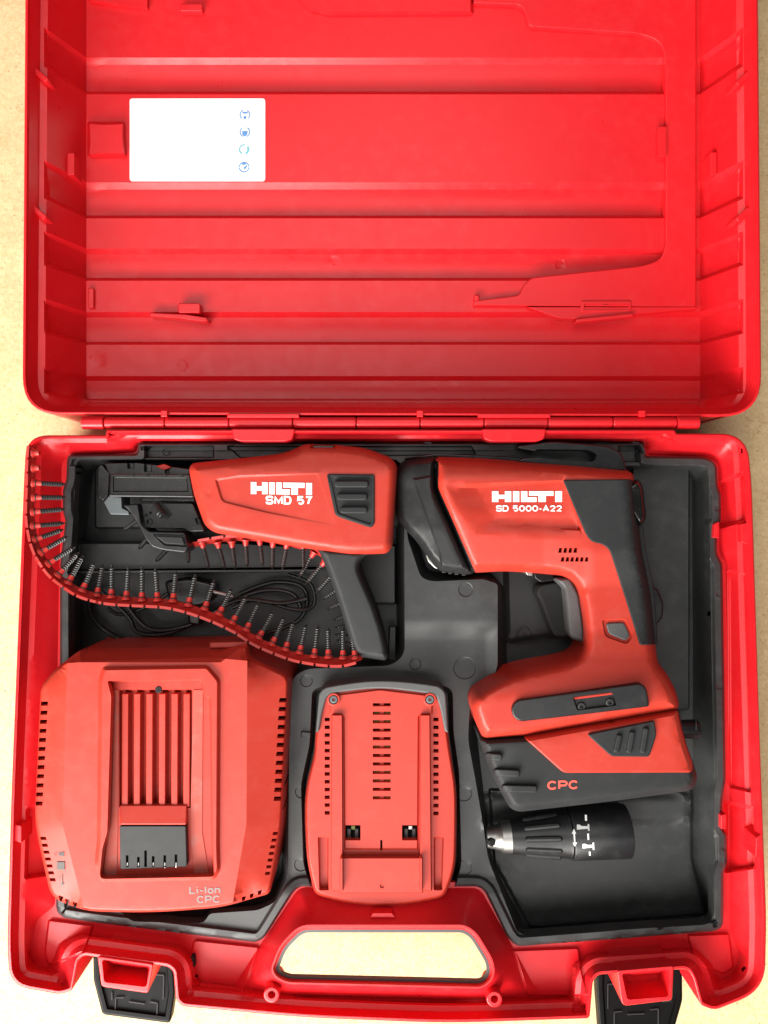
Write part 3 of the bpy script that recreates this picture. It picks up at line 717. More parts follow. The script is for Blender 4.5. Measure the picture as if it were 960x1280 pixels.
A = [((44.6, 603.7), (83, 605.6)), ((44.6, 621.5), (82.8, 622)), ((43.4, 639.5), (82, 636.5)), ((43.4, 657), (81.4, 654)), ((45.8, 673.5), (79.7, 661.8)), ((52.8, 688.7), (85.6, 670)), ((62, 703), (93.8, 683)), ((73.9, 716.8), (98.5, 690)),
     ((86.7, 726), (103.8, 694)), ((104, 735.6), (118.4, 701.6)), ((121.6, 741.6), (128.4, 705)), ((139.4, 743.8), (140, 705.6)), ((158, 746), (160.6, 708.8)), ((177.5, 747.8), (177.8, 707.8)), ((197, 747.8), (194.4, 710)), ((216.6, 748.8), (220, 713.4)),
     ((236, 754), (244.4, 717.5)), ((256.6, 758.8), (268, 724.4)), ((275, 765), (290, 735)), ((291.6, 776), (308, 744.7)), ((309, 785), (323.8, 752.5)), ((324.7, 794.7), (342, 763.4)), ((341, 803), (355.6, 769.7)), ((357.5, 809.4), (367, 776)), ((375, 813.5), (382.5, 780)),
     ((393, 818), (397.5, 781)), ((410.6, 819), (410, 784)), ((428.8, 820), (428.8, 784)), ((444, 820), (438, 786))]
B = [((438, 806), (420, 800)), ((437, 796), (418.4, 793)), ((435, 783), (418.4, 784.4)), ((432, 770), (416, 775)), ((427, 753), (408, 762)), ((423, 736), (402, 750)), ((415, 719), (395, 741.6)), ((404.4, 704), (382.5, 730.6)), ((392, 691), (373.8, 722.8)),
     ((378.8, 685), (379.4, 712)), ((358.4, 681), (352.8, 712)), ((341, 680), (340.6, 711)), ((324.7, 677), (328.4, 708)), ((306.9, 675), (309, 709)), ((289.4, 676), (294, 711)), ((271.6, 677), (281, 711)), ((252.8, 679.6), (261, 711)),
     ((235, 684), (235.5, 704)), ((214, 682), (194.4, 702)), ((188, 668), (173.5, 686.5)), ((172, 650), (153.8, 663))]
def zB(i): return 0.060 - 0.002 * min(i, 8) if i < 9 else 0.047
for i, (h, t) in enumerate(A):
    z = zpath(*h)
    a = P(h[0], h[1], z); d = P(t[0], t[1], z - 0.003) - a
    put(SM, 'screw', a, a + d, (SR, SR, d.length))
    put(CM, 'screw_clip', a - d.normalized() * 0.10 * SL, a + d, (SL * 0.80, SL * 0.80, SL * 0.95))
for i, (h, t) in enumerate(B):
    z = zB(i)
    a = P(h[0], h[1], z); d = (P(t[0], t[1], z - 0.002) - a)
    dn = d.normalized(); tip = a + d; a = tip - dn * SL * (1.0 if i < 9 else 0.9)
    if i >= 17: a = tip - dn * SL * 0.75
    put(SM, 'screw', a, tip, (SR * 0.95, SR * 0.95, (tip - a).length))
    if i in (7, 8) or 9 <= i < 17: put(CM, 'screw_clip', a - dn * 0.02 * SL, tip, (SL * 0.75, SL * 0.75, SL * 0.7))
for (x, y) in [(43, 566), (43, 584.5)]:
    put(CM, 'screw_clip', P(x - 2, y, 0.083), P(x + 30, y, 0.083), (SL * 0.85, SL * 0.85, SL * 0.7))
def ribbon(name, path, w0, w1, zf, teeth):
    """the plastic band: a ribbon standing on edge and leaning inwards, with raised blocks along its outer edge"""
    pl = [Vector((x, y, 0)) for x, y in path]; sp = spline(pl, 6)
    W, Fc = [], []
    m = len(sp)
    N = []
    for i in range(m):
        t = (sp[min(i + 1, m - 1)] - sp[max(i - 1, 0)]).normalized(); N.append(Vector((t.y, -t.x, 0)))
    for i in range(m):
        p, nn = sp[i], N[i]; z = zf(p.x, p.y)
        for (o, dz) in [(w0, 0.004), (w0, 0.0025), (w1, -0.0045), (w1, -0.006)]:
            q = p + nn * o; W.append(P(q.x, q.y, z + dz))
    for i in range(m - 1):
        for k in range(4):
            a, b = i * 4 + k, i * 4 + (k + 1) % 4; Fc.append([a, b, b + 4, a + 4])
    Fc.append([0, 1, 2, 3]); Fc.append([(m - 1) * 4 + k for k in (3, 2, 1, 0)])
    o = finish(name, W, Fc, 'strip_red', strip)
    # blocks
    acc = 0; cum = [0]
    for i in range(1, m): cum.append(cum[-1] + (sp[i] - sp[i - 1]).length)
    tot = cum[-1]; k = int(tot // teeth)
    for j in range(k):
        s0, s1 = j * teeth + 1.2, (j + 1) * teeth - 1.6
        W, Fc = [], []; ns = 4
        for q in range(ns + 1):
            s = s0 + (s1 - s0) * q / ns; i = min(max(np.searchsorted(cum, s) - 1, 0), m - 2)
            f = (s - cum[i]) / max(cum[i + 1] - cum[i], 1e-9)
            p = sp[i].lerp(sp[i + 1], f); nn = N[i].lerp(N[i + 1], f).normalized(); z = zf(p.x, p.y)
            for (oo, dz) in [(w0 - 2.2, 0.0050), (w0 + 1.2, 0.0046), (w0 + 1.6, 0.001), (w0 - 2.2, 0.001)]:
                c = p + nn * oo; W.append(P(c.x, c.y, z + dz))
        for q in range(ns):
            for e in range(4):
                a, b = q * 4 + e, q * 4 + (e + 1) % 4; Fc.append([a, b, b + 4, a + 4])
        Fc.append([0, 1, 2, 3]); Fc.append([ns * 4 + e for e in (3, 2, 1, 0)])
        finish('band_tooth', W, Fc, 'strip_red', o, wn=False)
    return o
pathA = [(37, 556), (35.5, 580), (35, 610), (34, 640), (36, 662), (42, 686), (52, 705), (64, 720), (82, 734), (99, 744), (120.6, 750.5), (139, 753.5), (163, 755), (183, 756), (205, 757.5), (227, 762), (252, 770), (274, 779), (295.6, 790), (317.5, 804), (342.5, 815), (361, 822), (377, 826), (400, 829.5), (423, 831), (440, 828), (452, 823)]
ribbon('band', pathA, -1.5, 9, lambda x, y: zpath(x, y) + 0.0005, 17.5)
pathB = [(452, 823), (448, 800), (440, 770), (432, 742), (420, 715), (406, 698), (390, 686)]
ribbon('band', pathB[::1], -2.0, 2.0, lambda x, y: 0.046, 17.5)
ribbon('band', [(384, 684), (358, 677), (325, 672), (290, 671.5), (262, 675), (240, 679)], -1.0, 5.0, lambda x, y: 0.047, 17.5)

# ------------------------------------------------------------------ cordless screwdriver
drill = thing('cordless_screwdriver', 700, 760, 0.03, 'red cordless drywall screwdriver with black rubber grip and battery, marked SD 5000-A22', 'cordless screwdriver')
DB = rnd([(543, 571), (600, 572.5), (660, 577), (702, 580), (785, 588), (792, 593), (797, 640), (802, 693), (812, 735), (818.5, 800), (822, 828), (831, 838), (844, 861), (849, 880), (847, 888), (710, 911), (655, 921), (604, 924), (593, 900), (589, 881), (593, 870), (622, 849), (653, 837), (700, 828.5), (722, 822), (730, 806),
          (730, 783), (724, 742), (716, 727), (703, 719.5), (669, 716.5), (630, 714), (594, 716), (586, 712), (544, 612)],
         [3, 20, 20, 20, 6, 6, 20, 20, 20, 12, 12, 12, 12, 6, 4, 4, 4, 8, 10, 8, 14, 14, 20, 16, 10, 6, 14, 14, 10, 12, 14, 14, 6, 6, 14], 5)
RCa = rnd([(556, 606), (704, 600), (728, 664), (676, 661), (593, 667)], [5, 5, 4, 4, 5])
RCb = rnd([(597, 610), (702, 603.5), (724, 661), (674, 659), (617, 648)], [3, 3, 3, 3, 3])
def drill_fn(p):
    p = arr(p); x, y = p[:, 0], p[:, 1]
    z = -0.0045 * np.clip((596 - y) / 16, 0, 1.5) * (x < 800)          # chamfer along the back of the housing
    z = z - 0.010 * np.clip((y - 640) / 90, 0, 1) * (x < 740) * (y < 740) * np.clip((740 - x) / 60, 0, 1)
    # the sunk side panel: a wide facet on the left, a narrowing one below
    d1 = (61 * (x - 556) - 37 * (y - 606)) / 71.3; d2 = 667 - 3 * (x - 593) / 135 - y
    w2 = np.clip(18 - 15 * (x - 617) / 107, 3, 18)
    g = np.minimum(np.minimum(d1 / 31, d2 / w2), np.minimum((y - 606 + 6 * (x - 556) / 148) / 3.5, (704 + (y - 600) * 0.375 - x) / 3.5))
    z = z - 0.0050 * np.clip(g, 0, 1)
    hz = np.clip((y - 690) / 40, 0, 1) * np.clip((830 - y) / 40, 0, 1)  # the handle is slimmer than the housing
    z = z - 0.006 * hz * np.clip((x - 690) / 40, 0, 1)
    q = np.clip((y - 818) / 58, 0, 1); z = z + 0.009 * q * q * (3 - 2 * q)
    return z
v1 = [[(x + 1.2, 685), (x + 5, 685), (x + 4, 691), (x - 0.4, 691)] for x in (698, 704.3, 710.6, 716.9)]
v2 = [[(x + 1.2, 696.5), (x + 5, 696.5), (x + 4, 702), (x - 0.4, 702)] for x in (701, 707, 713, 719, 725, 731)]
drillS = Surf(DB, 0.0885, (13, 0.020), [step(RCa, RCb, 0.0), step(rnd([(752, 774), (781.5, 773), (792, 795), (784, 806), (756, 796)], 5), 2, -0.002)], drill_fn)
body = relief('housing', drillS, 'tool_red', drill, skirt=0.035, grid=6, seg=8, holes=v1 + v2, hole_skirt=0.006, angle=38)
slab('vent_backing', rect(692, 680, 742, 708, 2), 0.062, 0.01, 'void_black', body, 1)  # black plate added behind the slots so they read as dark inside
for (x, y) in [(655.5, 707), (667, 707), (674.5, 707.5)]: slab('scuff_hole', circle(x, y, 1.8 if x < 670 else .9, 8), (lambda p: drillS.z(p) - 0.0006), 0.002, 'print_dark', body, .6)
maker_name(615, 614, 702.5, 627.5, on(drillS), body, slope=0.0)
lettering('lettering', 'SD 5000-A22', 620, 631.5, 702.5, 639.5, on(drillS), 'print_white', body, 0.21)
# nose piece
NO = rnd([(504, 574), (541, 570), (546, 572), (544.5, 610), (592, 716), (586, 718.5), (549, 714), (531, 692), (522, 678), (508, 663), (495, 648), (492, 592)], [8, 4, 3, 6, 4, 4, 6, 10, 10, 10, 10, 12], 5)
noseS = Surf(NO, 0.083, (10, 0.020), [step([(515, 598), (548, 592), (600, 720), (552, 716), (548, 690)], 3, 0.0022)],
             lambda p: -0.010 * np.clip((540 - arr(p)[:, 0]) / 45, 0, 1.2) - 0.008 * np.clip((arr(p)[:, 1] - 660) / 60, 0, 1) - 0.004 * np.clip((592 - arr(p)[:, 1]) / 18, 0, 1))
nose = relief('nose', noseS, 'nose_black', drill, skirt=0.035, grid=5, seg=7)
slab('nose_collar', rnd([(543, 571), (548, 571.5), (547.5, 610), (594, 715), (589, 718), (543, 611)], 1.5), (lambda p: np.maximum(noseS.z(p), drillS.z(p)) + 0.0004), 0.01, 'gloss_black', nose, 1.2, skirt=0.05, seg=5)
for k, (x, y) in enumerate([(555, 713), (563, 714.5), (571, 715.5), (580, 716.5)]): slab('collar_tooth', rect(x - 2.6, y - 2.5, x + 2.6, y + 3.0, 1), 0.0615, 0.01, 'tool_black', nose, 0.8)
slab('steel_ring', rnd([(531, 691), (537, 692), (545, 700), (549, 712), (543, 710), (535, 702)], 2), 0.051, 0.01, 'steel', nose, 1.5)
# rubber grip on the back of the handle
RG = rnd([(704, 600), (789, 599), (799, 606), (803.5, 655), (808, 693), (817.5, 735), (822.5, 805.5), (800, 806.5), (780, 742), (762, 687), (754, 680.5), (739, 677), (733, 669), (712, 620)], [3, 5, 8, 14, 20, 20, 3, 3, 30, 8, 6, 6, 8, 20], 5)
relief('rubber_grip', Surf(RG, lambda p: drillS.z(p) + 0.0018, (1.5, 0.0012), [step(offset(DB, a), offset(DB, b), 0.0) for a, b in ((-0.3, 0.45), (1.7, 3.8), (6.5, 9.6))]), 'rubber', drill, skirt=0.045, grid=6, seg=7, angle=40)
slab('thumb_rest', rnd([(779, 618), (788, 604), (797, 598), (804, 607), (808.5, 648), (801, 659), (794, 652), (783, 630)], 6), 0.0840, 0.04, 'gloss_black', drill, 6, 0.010)
slab('direction_button', rnd([(757, 779), (780, 778), (788, 795), (782, 801), (761, 792.5)], 4), (lambda p: drillS.z(p) + 0.0006), 0.002, 'grey_plastic', drill, 1.8, skirt=0.06)
slab('side_lug', rnd([(812, 731), (823, 737), (829.5, 755), (828.5, 772), (822, 780), (814, 779)], 4), 0.055, 0.03, 'tool_black', drill, 3)
# trigger
slab('trigger_dark', rnd([(674, 731), (698, 727), (708, 745), (712, 796), (693, 796), (676, 750), (671, 742)], 6), 0.052, 0.02, 'void_black', drill, 3)  # near-black piece beside the grey trigger
trS = Surf(rnd([(692, 722), (713, 721), (725, 742), (731, 783), (732, 804), (714, 799), (709, 791), (706, 750), (704, 735), (697, 729)], 5), 0.066, (5, 0.008))
relief('trigger', trS, 'grey_plastic', drill, skirt=0.04, grid=6)
slab('trigger_mount', rnd([(667, 716), (692, 718), (692, 726), (676, 728), (669, 723)], 2), 0.060, 0.02, 'gloss_black', drill, 1.5)
slab('trigger_mount', rnd([(656, 714), (666, 715), (666, 720), (659, 719)], 1.5), 0.062, 0.02, 'steel', drill, 1.0)
# belt hook at the back
slab('belt_hook', rnd([(647, 557), (690, 551.5), (760, 557.5), (777, 565), (784, 589), (730, 586), (644, 577), (655, 571.5), (700, 570), (648, 561)], [3, 14, 12, 10, 3, 8, 3, 3, 3, 3]), 0.071, 0.015, 'tool_black', drill, 2.4,
     holes=[rnd([(668, 561.5), (735, 562), (747, 568), (743, 577), (725, 577.5), (668, 572)], 5)])
slab('back_seal', rnd([(505, 573), (545, 566.5), (640, 571), (700, 578), (640, 577), (545, 571)], 2), 0.060, 0.02, 'gloss_black', drill, 1.5)
# battery on the screwdriver
BG = rnd([(598, 923), (656, 920), (848, 886), (858, 930), (867, 955), (872, 972), (866, 988), (770, 1001), (648, 1015), (637, 1010), (616, 972)], [6, 4, 3, 8, 8, 6, 8, 20, 8, 10, 10], 5)
batS = Surf(BG, 0.0945, (10, 0.016), (), lambda p: -0.004 * np.clip((640 - arr(p)[:, 0]) / 40, 0, 1))
bat = relief('battery_pack', batS, 'rubber', drill, skirt=0.03, grid=7, seg=8)
RB = rnd([(655, 922), (710, 911.5), (847.5, 888), (850, 903), (857, 928), (866, 955), (864.5, 965.5), (704, 966)], [2, 4, 3, 8, 8, 6, 4, 6], 5)
rbS = Surf(RB, lambda p: batS.z(p) + 0.0026, (2.2, 0.0016), [step(offset(BG, a), offset(BG, b), 0.0) for a, b in ((-0.3, 0.35), (1.4, 2.9), (5, 7.4))])
relief('red_cover', rbS, 'tool_red', bat, skirt=0.06, grid=7, seg=7)
for (x0, y0, x1, y1) in [(606, 945.5, 628, 947), (617, 965.5, 650, 967), (627, 985.5, 672, 986.5)]: slab('battery_rib', bar(x0, y0, x1, y1, 9), (lambda p: batS.z(p) + 0.0018), 0.002, 'rubber', bat, 2.0, skirt=0.06, seg=5)
PD = rnd([(734, 918), (818, 901), (820.5, 919), (811.5, 946), (764, 945.5)], [4, 3, 4, 4, 5])
slab('release_pad', PD, (lambda p: rbS.z(p) + 0.0012), 0.002, 'rubber', bat, 1.6, skirt=0.07)
for (x0, y0, x1, y1) in [(775, 918, 770, 941), (791, 914, 786, 941.5), (808, 909.5, 803, 941.5)]: slab('pad_rib', bar(x0, y0, x1, y1, 7.5), (lambda p: rbS.z(p) + 0.0030), 0.003, 'rubber', bat, 2.2, skirt=0.07)
lettering('lettering', 'CPC', 684, 976, 723.5, 987.5, on(batS), 'print_red', bat, 0.22, slope=-1.0)
# clip plate with two screws
CPp = rnd([(639, 884), (646, 875.5), (802, 854), (808, 861), (812, 883), (720, 894), (650, 902), (641, 896)], [8, 10, 5, 5, 4, 20, 8, 6])
slot = rnd([(715.5, 871), (766, 864.5), (771, 882), (721.5, 888.5)], 3)
cpS = Surf(CPp, 0.1010, (2, 0.0014), [step(slot, 1.8, -0.0026)])
cp = relief('clip_plate', cpS, 'tool_black', drill, skirt=0.078, seg=10)
slab('clip_insert', rnd([(716, 871.5), (765, 865.5), (766, 868), (717, 874.5)], 1), 0.0995, 0.004, 'tool_red', cp, 0.8)
for (x, y) in [(727, 883.5), (762.5, 878.5)]: screw_head(x, y, 0.1000, 5.6, cp, 'screw_grey')
lathe('end_stud', P(845, 911, 0.05), (1, -0.02, 0), [(0, 11 * MM), (25 * MM, 12.5 * MM), (27.5 * MM, 12 * MM), (28 * MM, 11 * MM)], 'tool_black', drill)
tube('stud_light_edge', [P(870, 911 + 11.5 * math.sin(a), 0.05 + 11.5 * MM * math.cos(a)) for a in np.linspace(-1.5, 1.9, 14)], 0.9 * MM, 'grey_plastic', drill, 6)  # pale arc added as a light edge to make the stud rim show
slab('contact_tab', rect(851, 978, 858, 985, 1), 0.083, 0.003, 'steel', bat, 1)

# ------------------------------------------------------------------ depth gauge sleeve lying in the lower right pocket
chuck = thing('depth_gauge_nosepiece', 700, 1042, 0.02, 'black ribbed nosepiece with steel tip lying in the lower right pocket', 'nosepiece')
zc = 0.043
ca, cb = P(607, 1047, zc), P(781, 1038.5, zc); ax = (cb - ca).normalized(); CL = (cb - ca).length
PXC = (CZ - zc) / F
tp = lathe('steel_tip', ca, ax, [(0.001, 4 * PXC), (0.004, 7 * PXC), (0, 9 * PXC), (1.5 * PXC, 12 * PXC), (11 * PXC, 14 * PXC), (18 * PXC, 16.5 * PXC), (20 * PXC, 18.6 * PXC), (31 * PXC, 19.6 * PXC), (33 * PXC, 18.5 * PXC)], 'steel', chuck, 32)
lathe('tip_socket', ca + ax * 0.0035 + Vector((0, 0, 0.0085)), Vector((0.35, 0, 1)), [(-0.004, 5 * PXC), (0.0010, 5.5 * PXC), (0.0018, 4 * PXC)], 'void_black', tp, 6)
sl = lathe('sleeve', ca + ax * 31 * PXC, ax, [(0, 19 * PXC), (1 * PXC, 20.5 * PXC), (35 * PXC, 25 * PXC), (69 * PXC, 29 * PXC), (72 * PXC, 30 * PXC), (72.6 * PXC, 28 * PXC)], 'tool_black', chuck, 40)
side = ax.cross(Vector((0, 0, 1))).normalized()
def cyl_pt(t, g, r): return ca + ax * (t * PXC) + (side * math.sin(g) + Vector((0, 0, 1)) * math.cos(g)) * (r * PXC)
for g in np.linspace(-1.45, 1.45, 6):
    g = g + 0.08
    tube('sleeve_rib', [cyl_pt(45, g, 19.3), cyl_pt(48, g, 21.5), cyl_pt(70, g, 24.2), cyl_pt(88, g, 26.2), cyl_pt(93, g, 24.5)], [1.2 * PXC, 3.6 * PXC, 4.0 * PXC, 3.8 * PXC, 1.2 * PXC], 'tool_black', sl, 10)
col = lathe('collar', ca + ax * 104 * PXC, ax, [(0, 28 * PXC), (0.8 * PXC, 31 * PXC), (2 * PXC, 31.6 * PXC), (70 * PXC, 32.4 * PXC), (72 * PXC, 32 * PXC), (73 * PXC, 30 * PXC), (72 * PXC, 27 * PXC), (40 * PXC, 26 * PXC)], 'tool_black', chuck, 48)
def colz(p):
    p = arr(p); out = []
    for x, y in p:
        z = zc + 0.02
        for _ in range(6):
            q = P(x, y, z) - ca; d = q - ax * q.dot(ax); h = d.dot(side)
            z = zc + math.sqrt(max((32.1 * PXC) ** 2 - h * h, 1e-9))
        out.append(z)
    return arr(out)
marks = [[(731, 1018.5), (733.5, 1018.5), (733.8, 1026), (731.3, 1026)], [(721, 1031), (724, 1030.5), (727, 1032.5), (734, 1032.8), (735, 1030), (736.5, 1030), (737, 1038.5), (735.5, 1038.5), (734.5, 1036), (727, 1036.5), (724, 1037), (721, 1037)],
         [(734, 1042), (736.2, 1042), (736.6, 1050), (734.4, 1050)], [(728, 1055), (731, 1054.5), (734, 1056), (740, 1056), (741, 1053), (742.6, 1053), (743, 1062.5), (741.4, 1062.5), (740.4, 1059.5), (734, 1060), (731, 1060.5), (728, 1060.5)], [(736, 1064.5), (738, 1064.5), (738.4, 1069.5), (736.4, 1069.5)],
         [(716.8, 1041), (718.6, 1041), (719.4, 1054), (717.6, 1054)], [(717.4, 1036), (720.4, 1042), (714.6, 1042.4)], [(718.6, 1058.5), (721.4, 1053), (715.8, 1053.4)]]
decal('size_marks', marks, colz, 'print_white', col, 0.0004)

# ------------------------------------------------------------------ charger
chg = thing('battery_charger', 205, 980, 0.01, 'red battery charger with slotted docking bay, marked Li-Ion CPC', 'battery charger')
CO = rnd([(103, 810), (309, 807), (312, 822), (361, 845), (360, 872), (352, 1033), (340, 1106), (337, 1117), (278, 1134), (191, 1141), (107, 1139), (71, 1125), (62, 1114), (47, 1047), (43.5, 1020), (51, 858), (68, 837)], [10, 4, 8, 10, 10, 20, 8, 8, 20, 40, 20, 8, 8, 20, 20, 10, 10], 5)
TOPF = [(84, 829), (128, 826), (262, 822), (309, 826), (308, 1030), (291, 1128), (262, 1134), (191, 1139), (105, 1136), (78, 1030)]
BAY = rnd([(134, 851), (252, 849), (256, 868), (264, 872), (266, 1050), (268, 1096), (124, 1099), (128, 1060), (134, 1040), (139, 870)], [3, 3, 2, 3, 3, 5, 8, 3, 3, 3])
chf = [step(offset(CO, 1.5), ccw(TOPF), 0.010), step([(100, 805), (312, 800), (276, 828), (100, 828)], [(100, 790), (312, 790), (276, 812), (110, 812)], -0.012, ease='lin'),
       step(rnd([(128, 833), (260, 831), (276, 850), (275, 1060), (276, 1088), (268, 1100), (126, 1103), (118, 1080), (121, 1050), (123, 850)], 5), 5, 0.004, ease='smooth'),
       step(BAY, 2.0, -0.010),
       step(rnd([(149, 862), (240, 862), (240, 1010), (149, 1010)], 2), 2, -0.008)]
nl = []
for k in range(12):
    y = 877 + k * 11.35; x = 51.3 - k * 0.6
    nl.append([(x, y), (x + 8.8, y), (x + 8.2, y + 5.2), (x - .2, y + 5.2)])
for k in range(7):
    y = 1046 + k * 8.6; x = 50 + k * 1.95
    nl.append([(x, y), (x + 7, y), (x + 8.5, y + 4), (x + 1, y + 4)])
nr = []
for k in range(12):
    y = 872.5 + k * 11.2; x = 349.5 - k * 0.6
    nr.append([(x, y), (x + 8.6, y), (x + 8, y + 5.5), (x - 1, y + 5.5)])
for k in range(7):
    y = 1040 + k * 8.3; x = 341.5 - k * 1.6
    nr.append([(x, y), (x + 6, y), (x + 5, y + 4), (x - 1, y + 4)])
nb = [[(x, y), (x + 6.5, y + 2), (x + 4, y + 8), (x + 1.5, y + 7)] for x, y in [(73, 1119), (81, 1123), (90.5, 1127)]] + [[(x, y), (x + 5.5, y - 1.6), (x + 4, y + 4), (x + 0.5, y + 5)] for x, y in [(302, 1121.5), (312, 1118), (322, 1114)]]
chS = Surf(CO, 0.080, (4, 0.006), chf)
cb_ = relief('charger_body', chS, 'tool_red', chg, skirt=0.012, grid=8, seg=9, holes=nl + nr + nb, hole_skirt=0.006, angle=17)
slab('inner_block', rnd([(66, 850), (345, 850), (336, 1100), (290, 1122), (100, 1125), (64, 1090)], 10), 0.050, 0.03, 'void_black', cb_, 4)
slab('back_bar', rnd([(262, 803), (309, 802), (309, 809), (262, 810)], 1.5), 0.072, 0.02, 'tool_red', cb_, 1.5)
zb = 0.080 + 0.010 + 0.004 - 0.010
for k, x in enumerate([152.5, 167.5, 183, 199, 214.5, 229.5]):
    slab('slat', rnd([(x, 867), (x + 8.2, 867), (x + 7.6 , 1008), (x - 0.4, 1008)], 1), zb + 0.0012, 0.0105, 'tool_red', cb_, 1.2)
slab('bay_ramp', rnd([(150, 1006), (234, 1006), (233, 1031), (150, 1031)], 2), (lambda p: zb + 0.0008 + 0.004 * (arr(p)[:, 1] - 1004) / 28), 0.005, 'tool_red', cb_, 2, skirt=zb - 0.002)
for (x0, x1, a1, b1) in [(139.5, 148.5, 128, 146), (241.5, 254, 243, 262)]:
    slab('guide_rail', rnd([(x0, 862), (x1, 862), (x1 - 1, 1040), (b1, 1095), (a1, 1095), (x0 - 4, 1045)], 2), zb + 0.0006, 0.002, 'dusty_red', cb_, 0.8)
slab('screw_hole', circle(198, 862, 4.2, 14), zb + 0.0006, 0.002, 'void_black', cb_, 0.8)
kb = relief('contact_block', Surf(rnd([(149.6, 1032), (232.5, 1032), (234, 1083), (150.5, 1086.5)], 2.5), zb + 0.006, (1.5, 0.001), [step(rect(x - 1.7, y0, x + 1.7, 1084), 0.6, -0.005) for x, y0 in [(159, 1069), (173, 1071), (182, 1063), (191.5, 1070), (206, 1069), (220, 1068)]]), 'contact_black', cb_, skirt=zb - 0.002)
for x in (159, 173, 191.5, 206, 220): slab('contact', rect(x - 0.8, 1078, x + 0.8, 1085, 0.3), zb + 0.0050, 0.003, 'steel', kb, 0.4)
lettering('lettering', 'Li-Ion', 236.5, 1107.5, 275.5, 1117.5, on(chS), 'print_grey', cb_, 0.2, slope=-0.6)
lettering('lettering', 'CPC', 246, 1119.5, 275.5, 1129, on(chS), 'print_grey', cb_, 0.2, slope=-0.6)
decal('battery_symbol', [ring(69.5, 1067.5, 1.6, 2.3, 0, 340), rect(73, 1065.5, 76, 1070), rect(76.5, 1065, 80, 1070.5)], on(chS), 'print_dark', cb_, 0.0005)
decal('temperature_symbol', [rect(77, 1093, 78.2, 1105), rect(73.5, 1096, 75, 1097.2), circle(77.8, 1105, 2, 8)], on(chS), 'print_dark', cb_, 0.0005)
slab('status_light', rect(71, 1077, 81, 1087.5, 1.2), (lambda p: chS.z(p) + 0.0003), 0.001, 'lens_grey', cb_, 1, skirt=0.075)

# ------------------------------------------------------------------ spare battery
sb = thing('spare_battery', 478, 990, 0.03, 'red slide-in battery pack lying contacts up in the middle of the black tray', 'battery')
SO = rnd([(394, 918), (399.5, 866), (406, 859.5), (440, 853.5), (475, 850.5), (515, 853), (548, 858), (556, 865), (560, 917), (565, 949), (571, 985), (571, 1040), (570, 1079), (563, 1104), (557, 1118), (549, 1123), (511, 1131), (477, 1133.5), (436, 1130), (402, 1121), (393, 1116), (384, 1079), (381, 1030), (381, 996), (385, 970), (393, 942)],
         [10, 10, 6, 20, 20, 20, 6, 10, 12, 20, 20, 20, 20, 8, 5, 6, 20, 20, 20, 6, 5, 20, 20, 20, 20, 20], 4)
RAILS = rnd([(413, 892), (428, 892), (430, 1074), (523, 1074), (524, 892), (541, 892), (541, 1113), (413, 1113)], 1.5)
sbS = Surf(SO, 0.0655, (4, 0.009), [
    step(rnd([(412, 869), (475, 861), (541, 869), (541, 893), (524, 895), (523, 1062), (430, 1062), (429, 895), (412, 893)], 2), 2, 0.0022),
    step(rnd([(414, 893), (428.5, 893), (429.5, 1114), (413, 1114)], 2), 1.5, 0.0055), step(rnd([(524.5, 893), (538, 893), (540, 1114), (524, 1114)], 2), 1.5, 0.0055),
    step(rnd([(424.5, 1072), (528.5, 1072), (528.5, 1116.5), (424, 1116.5)], 1.5), 1.2, 0.0065),
    step(rnd([(397, 1046), (411, 1046), (411, 1113), (399, 1113)], 2), 2, -0.006), step(rnd([(542, 1046), (555, 1046), (553, 1113), (542, 1113)], 2), 2, -0.006),
    step(circle(477.5, 1107.5, 3, 12), 0.8, -0.001)])
slots = [rect(466, 881 + k * 10.57 - 2, 488.3, 881 + k * 10.57 + 2) for k in range(12)]
sl_l = [rect(405.8 - k * 0.0, 899.5 + k * 9.72 - 2.3, 412.2, 899.5 + k * 9.72 + 2.3) for k in range(13)]
sl_r = [rect(541.6, 899.5 + k * 9.78 - 2.3, 548.2, 899.5 + k * 9.78 + 2.3) for k in range(13)]
ports = [rect(431.5, 1031.5, 450.6, 1050.5), rect(502.5, 1031.5, 522, 1050.5)]
shell = relief('battery_shell', sbS, 'tool_red', sb, skirt=0.03, grid=9, seg=9, holes=slots + sl_l + sl_r + ports + [rect(475.3, 1050, 478, 1063)], hole_skirt=0.005)
slab('cell_holder', rnd([(400, 880), (555, 880), (560, 1110), (395, 1110)], 6), 0.056, 0.02, 'void_black', sb, 2)
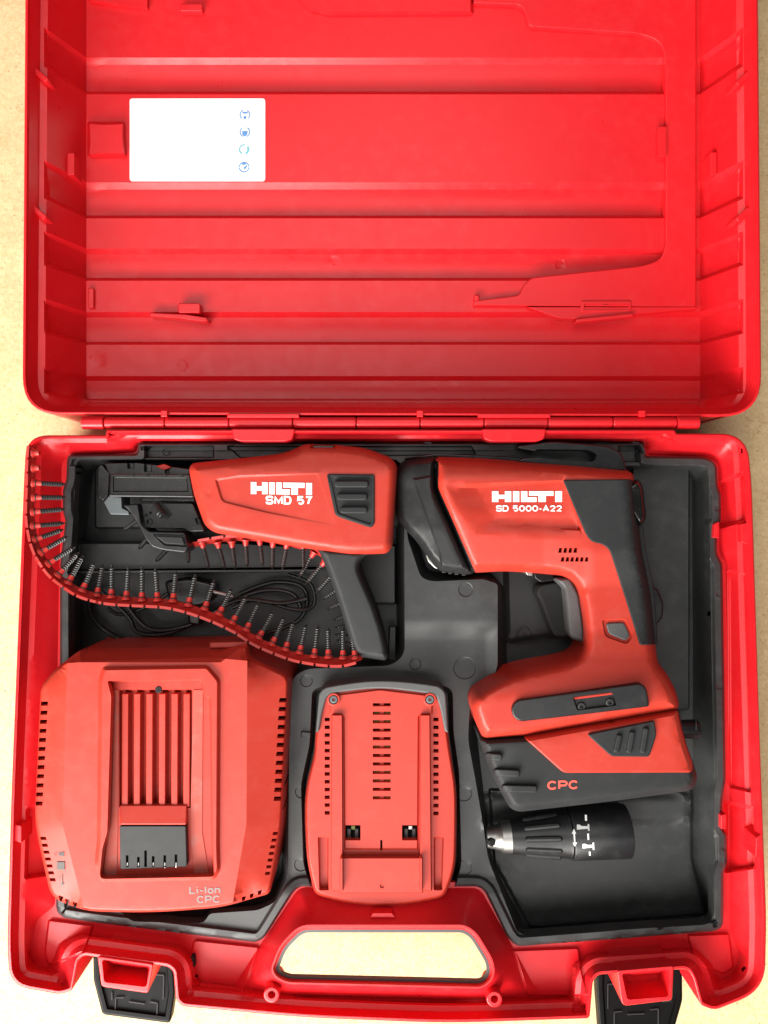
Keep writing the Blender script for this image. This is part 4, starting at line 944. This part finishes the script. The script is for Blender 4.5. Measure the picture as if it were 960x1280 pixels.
for k in (1, 2, 5, 8, 9, 11): slab('circuit_board', rect(466.5, 881 + k * 10.57 - 2, 488, 881 + k * 10.57 + 2), 0.0635, 0.003, 'board_green', shell, 0.4)
for k in range(12): slab('slot_bridge', rect(474.5, 881 + k * 10.57 - 2.2, 480, 881 + k * 10.57 + 2.2), 0.0655, 0.003, 'tool_red', shell, 0.4)
for (x, g) in [(441, 'board_green'), (512.5, 'steel')]:
    slab('contact', rect(x - 7, 1036, x - 2.5, 1050), 0.061, 0.004, 'grey_plastic', shell, 0.8); slab('contact', rect(x + 2.5, 1036, x + 7, 1050), 0.061, 0.004, 'grey_plastic', shell, 0.8)
    slab('contact', rect(x - 2, 1032, x + 3, 1037), 0.062, 0.003, g, shell, 0.8)
BK = rnd([(394.5, 916), (399, 866), (406, 859), (440, 853), (475, 850), (515, 852.5), (549, 857.5), (557, 865), (560.5, 916), (556, 914), (550, 884), (545, 869), (531, 866), (475, 859), (424, 865), (409, 869), (403, 890), (399, 914)], [2, 10, 6, 20, 20, 20, 6, 10, 2, 2, 8, 6, 6, 30, 6, 6, 8, 2], 5)
slab('end_cap', BK, 0.0690, 0.03, 'grey_plastic', sb, 2.2, seg=8)
for x in (417, 537.5):
    relief('screw_seat', Surf(circle(x, 874.4, 8.2, 22), 0.0695, (1, 0.0005), [step(circle(x, 874.4, 6.2, 18), 0.8, -0.0015)]), 'tool_red', sb, skirt=0.06)
    screw_head(x, 874.4, 0.0692, 5.4, sb)

# ------------------------------------------------------------------ bits of wood on the board
def chip(px, py, l, w, rot, label):
    o = slab('wood_sliver', bar(px - l * math.cos(rot), py - l * math.sin(rot), px + l * math.cos(rot), py + l * math.sin(rot), w, w * .3), 0.0012, 0.001, 'wood_pale', None, 0.6)
    o['label'] = label; o['category'] = 'wood chip'; o['group'] = 'wood chips on the chipboard'
chip(937, 524.5, 5, 1.8, 0.55, 'thin pale wood sliver on the chipboard between lid corner and lower case corner')
chip(949, 541, 1.8, 3, 0.2, 'small blunt pale wood chip on the chipboard just right of the lower case corner')
